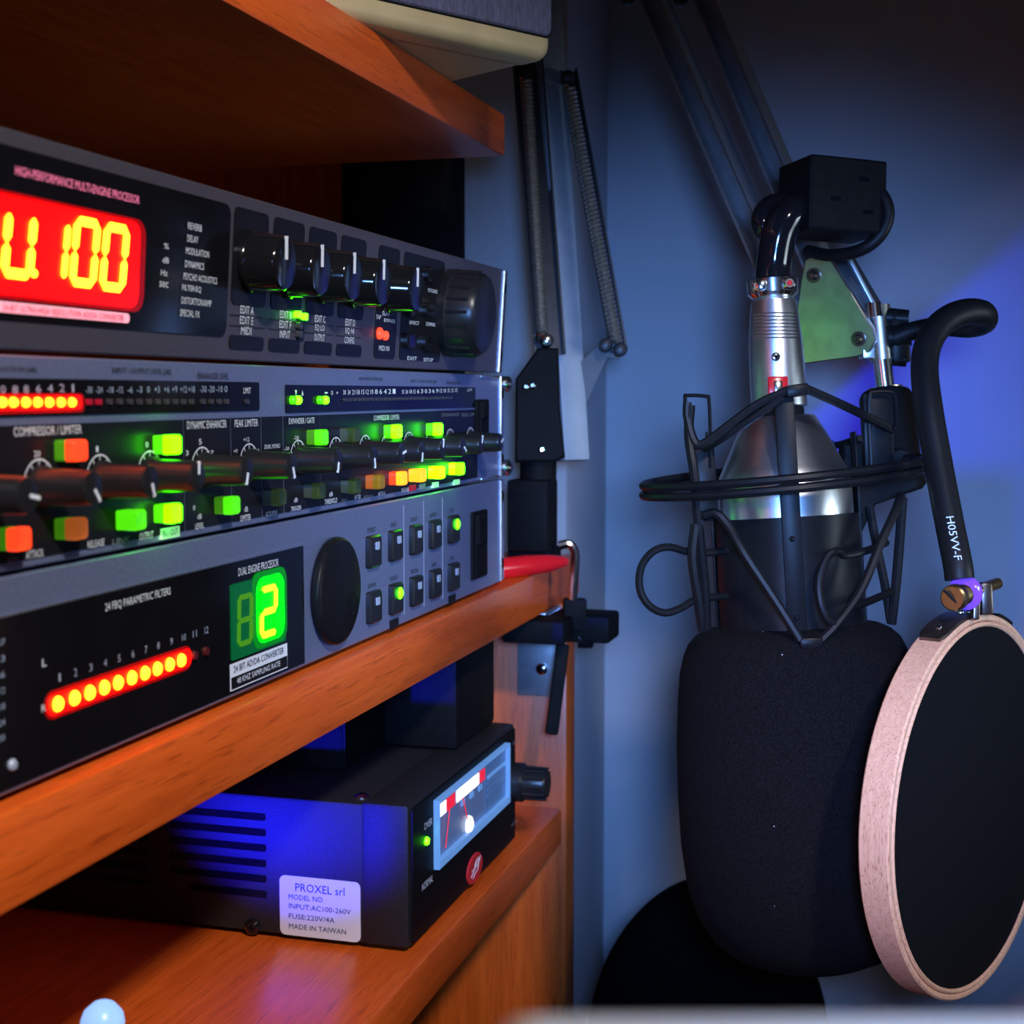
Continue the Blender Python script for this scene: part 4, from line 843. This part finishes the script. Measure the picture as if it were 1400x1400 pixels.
# ------------------------------------------------------------------ pop filter
DH = 0.50; RH = 0.0654
HC = W(1336.4, 1101.7, DH); hn = (R*0.7519-U*0.0369-F*0.6582).normalized()
hu = hn.cross(Vector((0, 0, 1))).normalized(); hv = hu.cross(hn).normalized()
if hv.z < 0: hv = -hv
PF = thing('pop_filter', 'round pop filter of black mesh in a pale wooden hoop on a gooseneck', 'pop filter', HC-hv*RH)
def ringbm(r0, r1, n0, n1, seg=96, rnd=0.0006):
    bm = bmesh.new(); prof = [(r0, n0), (r1-rnd, n0), (r1, n0+rnd), (r1, n1-rnd), (r1-rnd, n1), (r0+rnd, n1), (r0, n1-rnd)]
    rings = [[bm.verts.new(HC+(hu*math.cos(2*PI*k/seg)+hv*math.sin(2*PI*k/seg))*r+hn*n) for r, n in prof] for k in range(seg)]
    M_ = len(prof)
    for k in range(seg):
        for i in range(M_): bm.faces.new((rings[k][i], rings[k][(i+1) % M_], rings[(k+1) % seg][(i+1) % M_], rings[(k+1) % seg][i]))
    return bm
obj('outer_hoop', ringbm(RH-0.0022, RH, -0.0105, 0.0), 'beech', PF)
obj('inner_hoop', ringbm(RH-0.0040, RH-0.0024, -0.0105, 0.0004), 'beech', PF)
obj('mesh_fabric', lathe(HC-hn*0.0012, hn, [(0, RH-0.0041), (0.0008, RH-0.0041)], 72), 'hoop_mesh', PF)
def hoop_pt(px, py, n=-0.005, r=RH):   # point of the outer rim nearest to a pixel
    best = None
    for k in range(720):
        t = 2*PI*k/720; q = HC+(hu*math.cos(t)+hv*math.sin(t))*r+hn*n; v = q-CAM
        x = 700+FPX*v.dot(R)/v.dot(F); y = 700-FPX*v.dot(U)/v.dot(F); e = (x-px)**2+(y-py)**2
        if best is None or e < best[0]: best = (e, t)
    return best[1]
t0 = hoop_pt(1276, 880); t1 = hoop_pt(1330, 836); t2 = hoop_pt(1388, 838)
def tab(ta, tb, w0=-0.0100, w1=-0.0005):
    bm = bmesh.new(); N = 14; rows = []
    for i in range(N+1):
        t = ta+(tb-ta)*i/N; e = hu*math.cos(t)+hv*math.sin(t); wq = 1.0 if i > 1 else (0.72, 0.93)[i]
        c = (w0+w1)/2; h = (w1-w0)/2*wq
        rows.append([bm.verts.new(HC+e*rr+hn*n) for rr, n in ((RH, c-h), (RH+0.0012, c-h), (RH+0.0012, c+h), (RH, c+h))])
    for i in range(N):
        for k in range(4): bm.faces.new((rows[i][k], rows[i][(k+1) % 4], rows[i+1][(k+1) % 4], rows[i+1][k]))
    bm.faces.new(rows[0]); bm.faces.new(rows[-1][::-1]); return bm
tb_ = obj('hoop_bracket', tab(t0, t1), 'bronze', PF)
for f_ in (0.22, 0.72):
    t = t0+(t1-t0)*f_; e = hu*math.cos(t)+hv*math.sin(t); q = HC+e*(RH+0.0011)-hn*0.0053
    obj('rivet', lathe(q, e, [(0, 0.0013), (0.0005, 0.0012), (0.0009, 0.0005)], 12), 'chrome', tb_)
obj('hoop_bracket', tab(t2, t1+(t2-t1)*0.45), 'matt_black', PF)
DB = 0.480
e1 = hu*math.cos(t1)+hv*math.sin(t1); q1 = HC+e1*RH-hn*0.0052
obj('bracket_lug', merge(bar(W(1330, 848, DB+0.01), W(1332, 800, DB+0.012), R, 0.0022, 0.008, 0.0004), bar(W(1346, 840, DB+0.02), W(1344, 796, DB+0.020), R, 0.0040, 0.008, 0.0008)), 'bronze', PF)
bd = (W(1364, 798, DB+0.030)-W(1304, 818, DB)).normalized(); b0_ = W(1302, 818, DB)
obj('clear_washer', lathe(W(1318, 811, DB+0.007), bd, [(0, 0.0045), (0.0008, 0.0058), (0.0016, 0.0058), (0.002, 0.0045)], 24), 'violet_lit_plastic', PF, label='translucent violet plastic washer')
bl = obj('bolt_head', lathe(b0_, bd, [(0, 0.0038), (0.0006, 0.0044), (0.0034, 0.0044), (0.0034, 0.0028)], 20), 'brass', PF)
_, bu_, bv_ = axes(bd)
obj('screw_slot', bar(b0_+(U*0.7-R*0.7)*0.0036-bd*0.0003, b0_-(U*0.7-R*0.7)*0.0036-bd*0.0003, R, 0.0007, 0.001), 'matt_black', bl)
Lb = (W(1366, 797, DB+0.030)-b0_).length
obj('bolt_shaft', lathe(b0_, bd, [(0.003, 0.0021), (Lb, 0.0021)], 14), 'brass', PF)
for i in range(4): obj('bolt_thread', lathe(b0_, bd, [(0.0038+i*0.0016, 0.0030), (0.0046+i*0.0016, 0.0036), (0.0052+i*0.0016, 0.0030)], 18), 'brass', PF)
# gooseneck
gp = [W(1222, 462, 0.578), W(1250, 452, 0.575), W(1290, 446, 0.570), W(1325, 447, 0.560), W(1346, 440, 0.545), W(1343, 428, 0.535), W(1318, 427, 0.530), W(1290, 440, 0.525), W(1270, 468, 0.520), W(1264, 505, 0.515), W(1270, 560, 0.508), W(1282, 630, 0.502), W(1297, 710, 0.494), W(1309, 770, 0.488), W(1312, 792, 0.487)]
gs = spline(gp, 8)
gn = obj('gooseneck', tube(gs, 0.00485, 20, rf=lambda t: 0.72+0.28*min(1, t*2.4)), 'rubber', PF)
# cable marking along the gooseneck
gd_ = (W(1308, 772, 0.488)-W(1294, 700, 0.495)).normalized(); gv = -F; gv = (gv-gd_*gv.dot(gd_)).normalized(); gr = gd_.cross(gv)
if gr.dot(R) < 0: gr = -gr
gcen = min(gs, key=lambda q: abs(700-FPX*(q-CAM).dot(U)/(q-CAM).dot(F)-746)); gcen = gcen-gr*0.0008
fgk = Frame(gcen+gv*0.0052, gd_, gr, gv)
bm = text_bm('H05VV-F', fgk, -0.0080, -0.0016, 0.0026, 0.0155, 0.0)
for v in bm.verts:      # wrap the print onto the round cable
    q = v.co-fgk.o; s = q.dot(gr); v.co = v.co-gv*(0.0052-math.sqrt(max(0.0052**2-s*s, 0)))
obj('printed_text', bm, 'white_print', gn, smooth=False)
# ------------------------------------------------------------------ foreground ledge and chair
DK = thing('desk_ledge', 'out of focus cream desk ledge in the foreground below the wooden hoop', 'desk', (0.34, 0.10, -0.8))
e0 = W(790, 1394, 0.076); e1_ = W(1500, 1356, 0.076); zt = (e0.z+e1_.z)/2
dv = (e1_-e0); dv.z = 0; dv.normalize(); dn = Vector((-dv.y, dv.x, 0))
fdk = Frame((e0.x, e0.y, zt), dv, dn, (0, 0, 1))
obj('desk_top', prism(fdk, [(-0.004, 0.0), (0.5, 0.0), (0.5, -0.16), (-0.004, -0.16)], -0.012, 0.0, 0.002, 3), 'cream', DK)
for a_, b_ in ((0.06, -0.13), (0.46, -0.02), (0.46, -0.13)):
    q = fdk.p(a_, b_, -0.012); obj('leg', cyl((q.x, q.y, -0.80), q, 0.012, seg=12), 'aluminium', DK)
CH = thing('office_chair', 'black padded chair back, enlarged to stand in for the foam windscreen shadow', 'chair', (0.10, 0.90, -0.8))
cc = W(968, 1440, 0.745)
bm = bmesh.new(); bmesh.ops.create_uvsphere(bm, u_segments=48, v_segments=32, radius=1)
for v in bm.verts:
    sg = lambda x, p: math.copysign(abs(x)**p, x)
    v.co = cc+R*(0.062*sg(v.co.x, 1.1))+Vector((-R.y, R.x, 0))*(0.026*sg(v.co.y, 0.8))+Vector((0, 0, 1))*(0.092*sg(v.co.z, 1.0))
obj('backrest_and_shadow', bm, 'cushion', CH)  # chair back, enlarged to stand in for the foam's wall shadow too
sx, sy = cc.x+0.10, cc.y-0.10
obj('seat', box((sx, sy, cc.z-0.16), (0.17, 0.20, 0.05), 0.02, seg=4), 'cushion', CH)
obj('back_post', tube(spline([(sx, sy, cc.z-0.155), (sx-0.02, sy+0.08, cc.z-0.16), (cc.x+0.01, cc.y, cc.z-0.14), (cc.x, cc.y, cc.z-0.05)], 6), 0.010), 'matt_black', CH)
obj('gas_column', cyl((sx, sy, -0.76), (sx, sy, cc.z-0.18), 0.02), 'matt_black', CH)
for k in range(5):
    t = 2*PI*k/5; q = Vector((sx, sy, -0.765)); obj('base_spoke', bar(q, q+Vector((math.cos(t)*0.09, math.sin(t)*0.09, -0.02)), (0, 0, 1), 0.02, 0.025, 0.003), 'matt_black', CH)
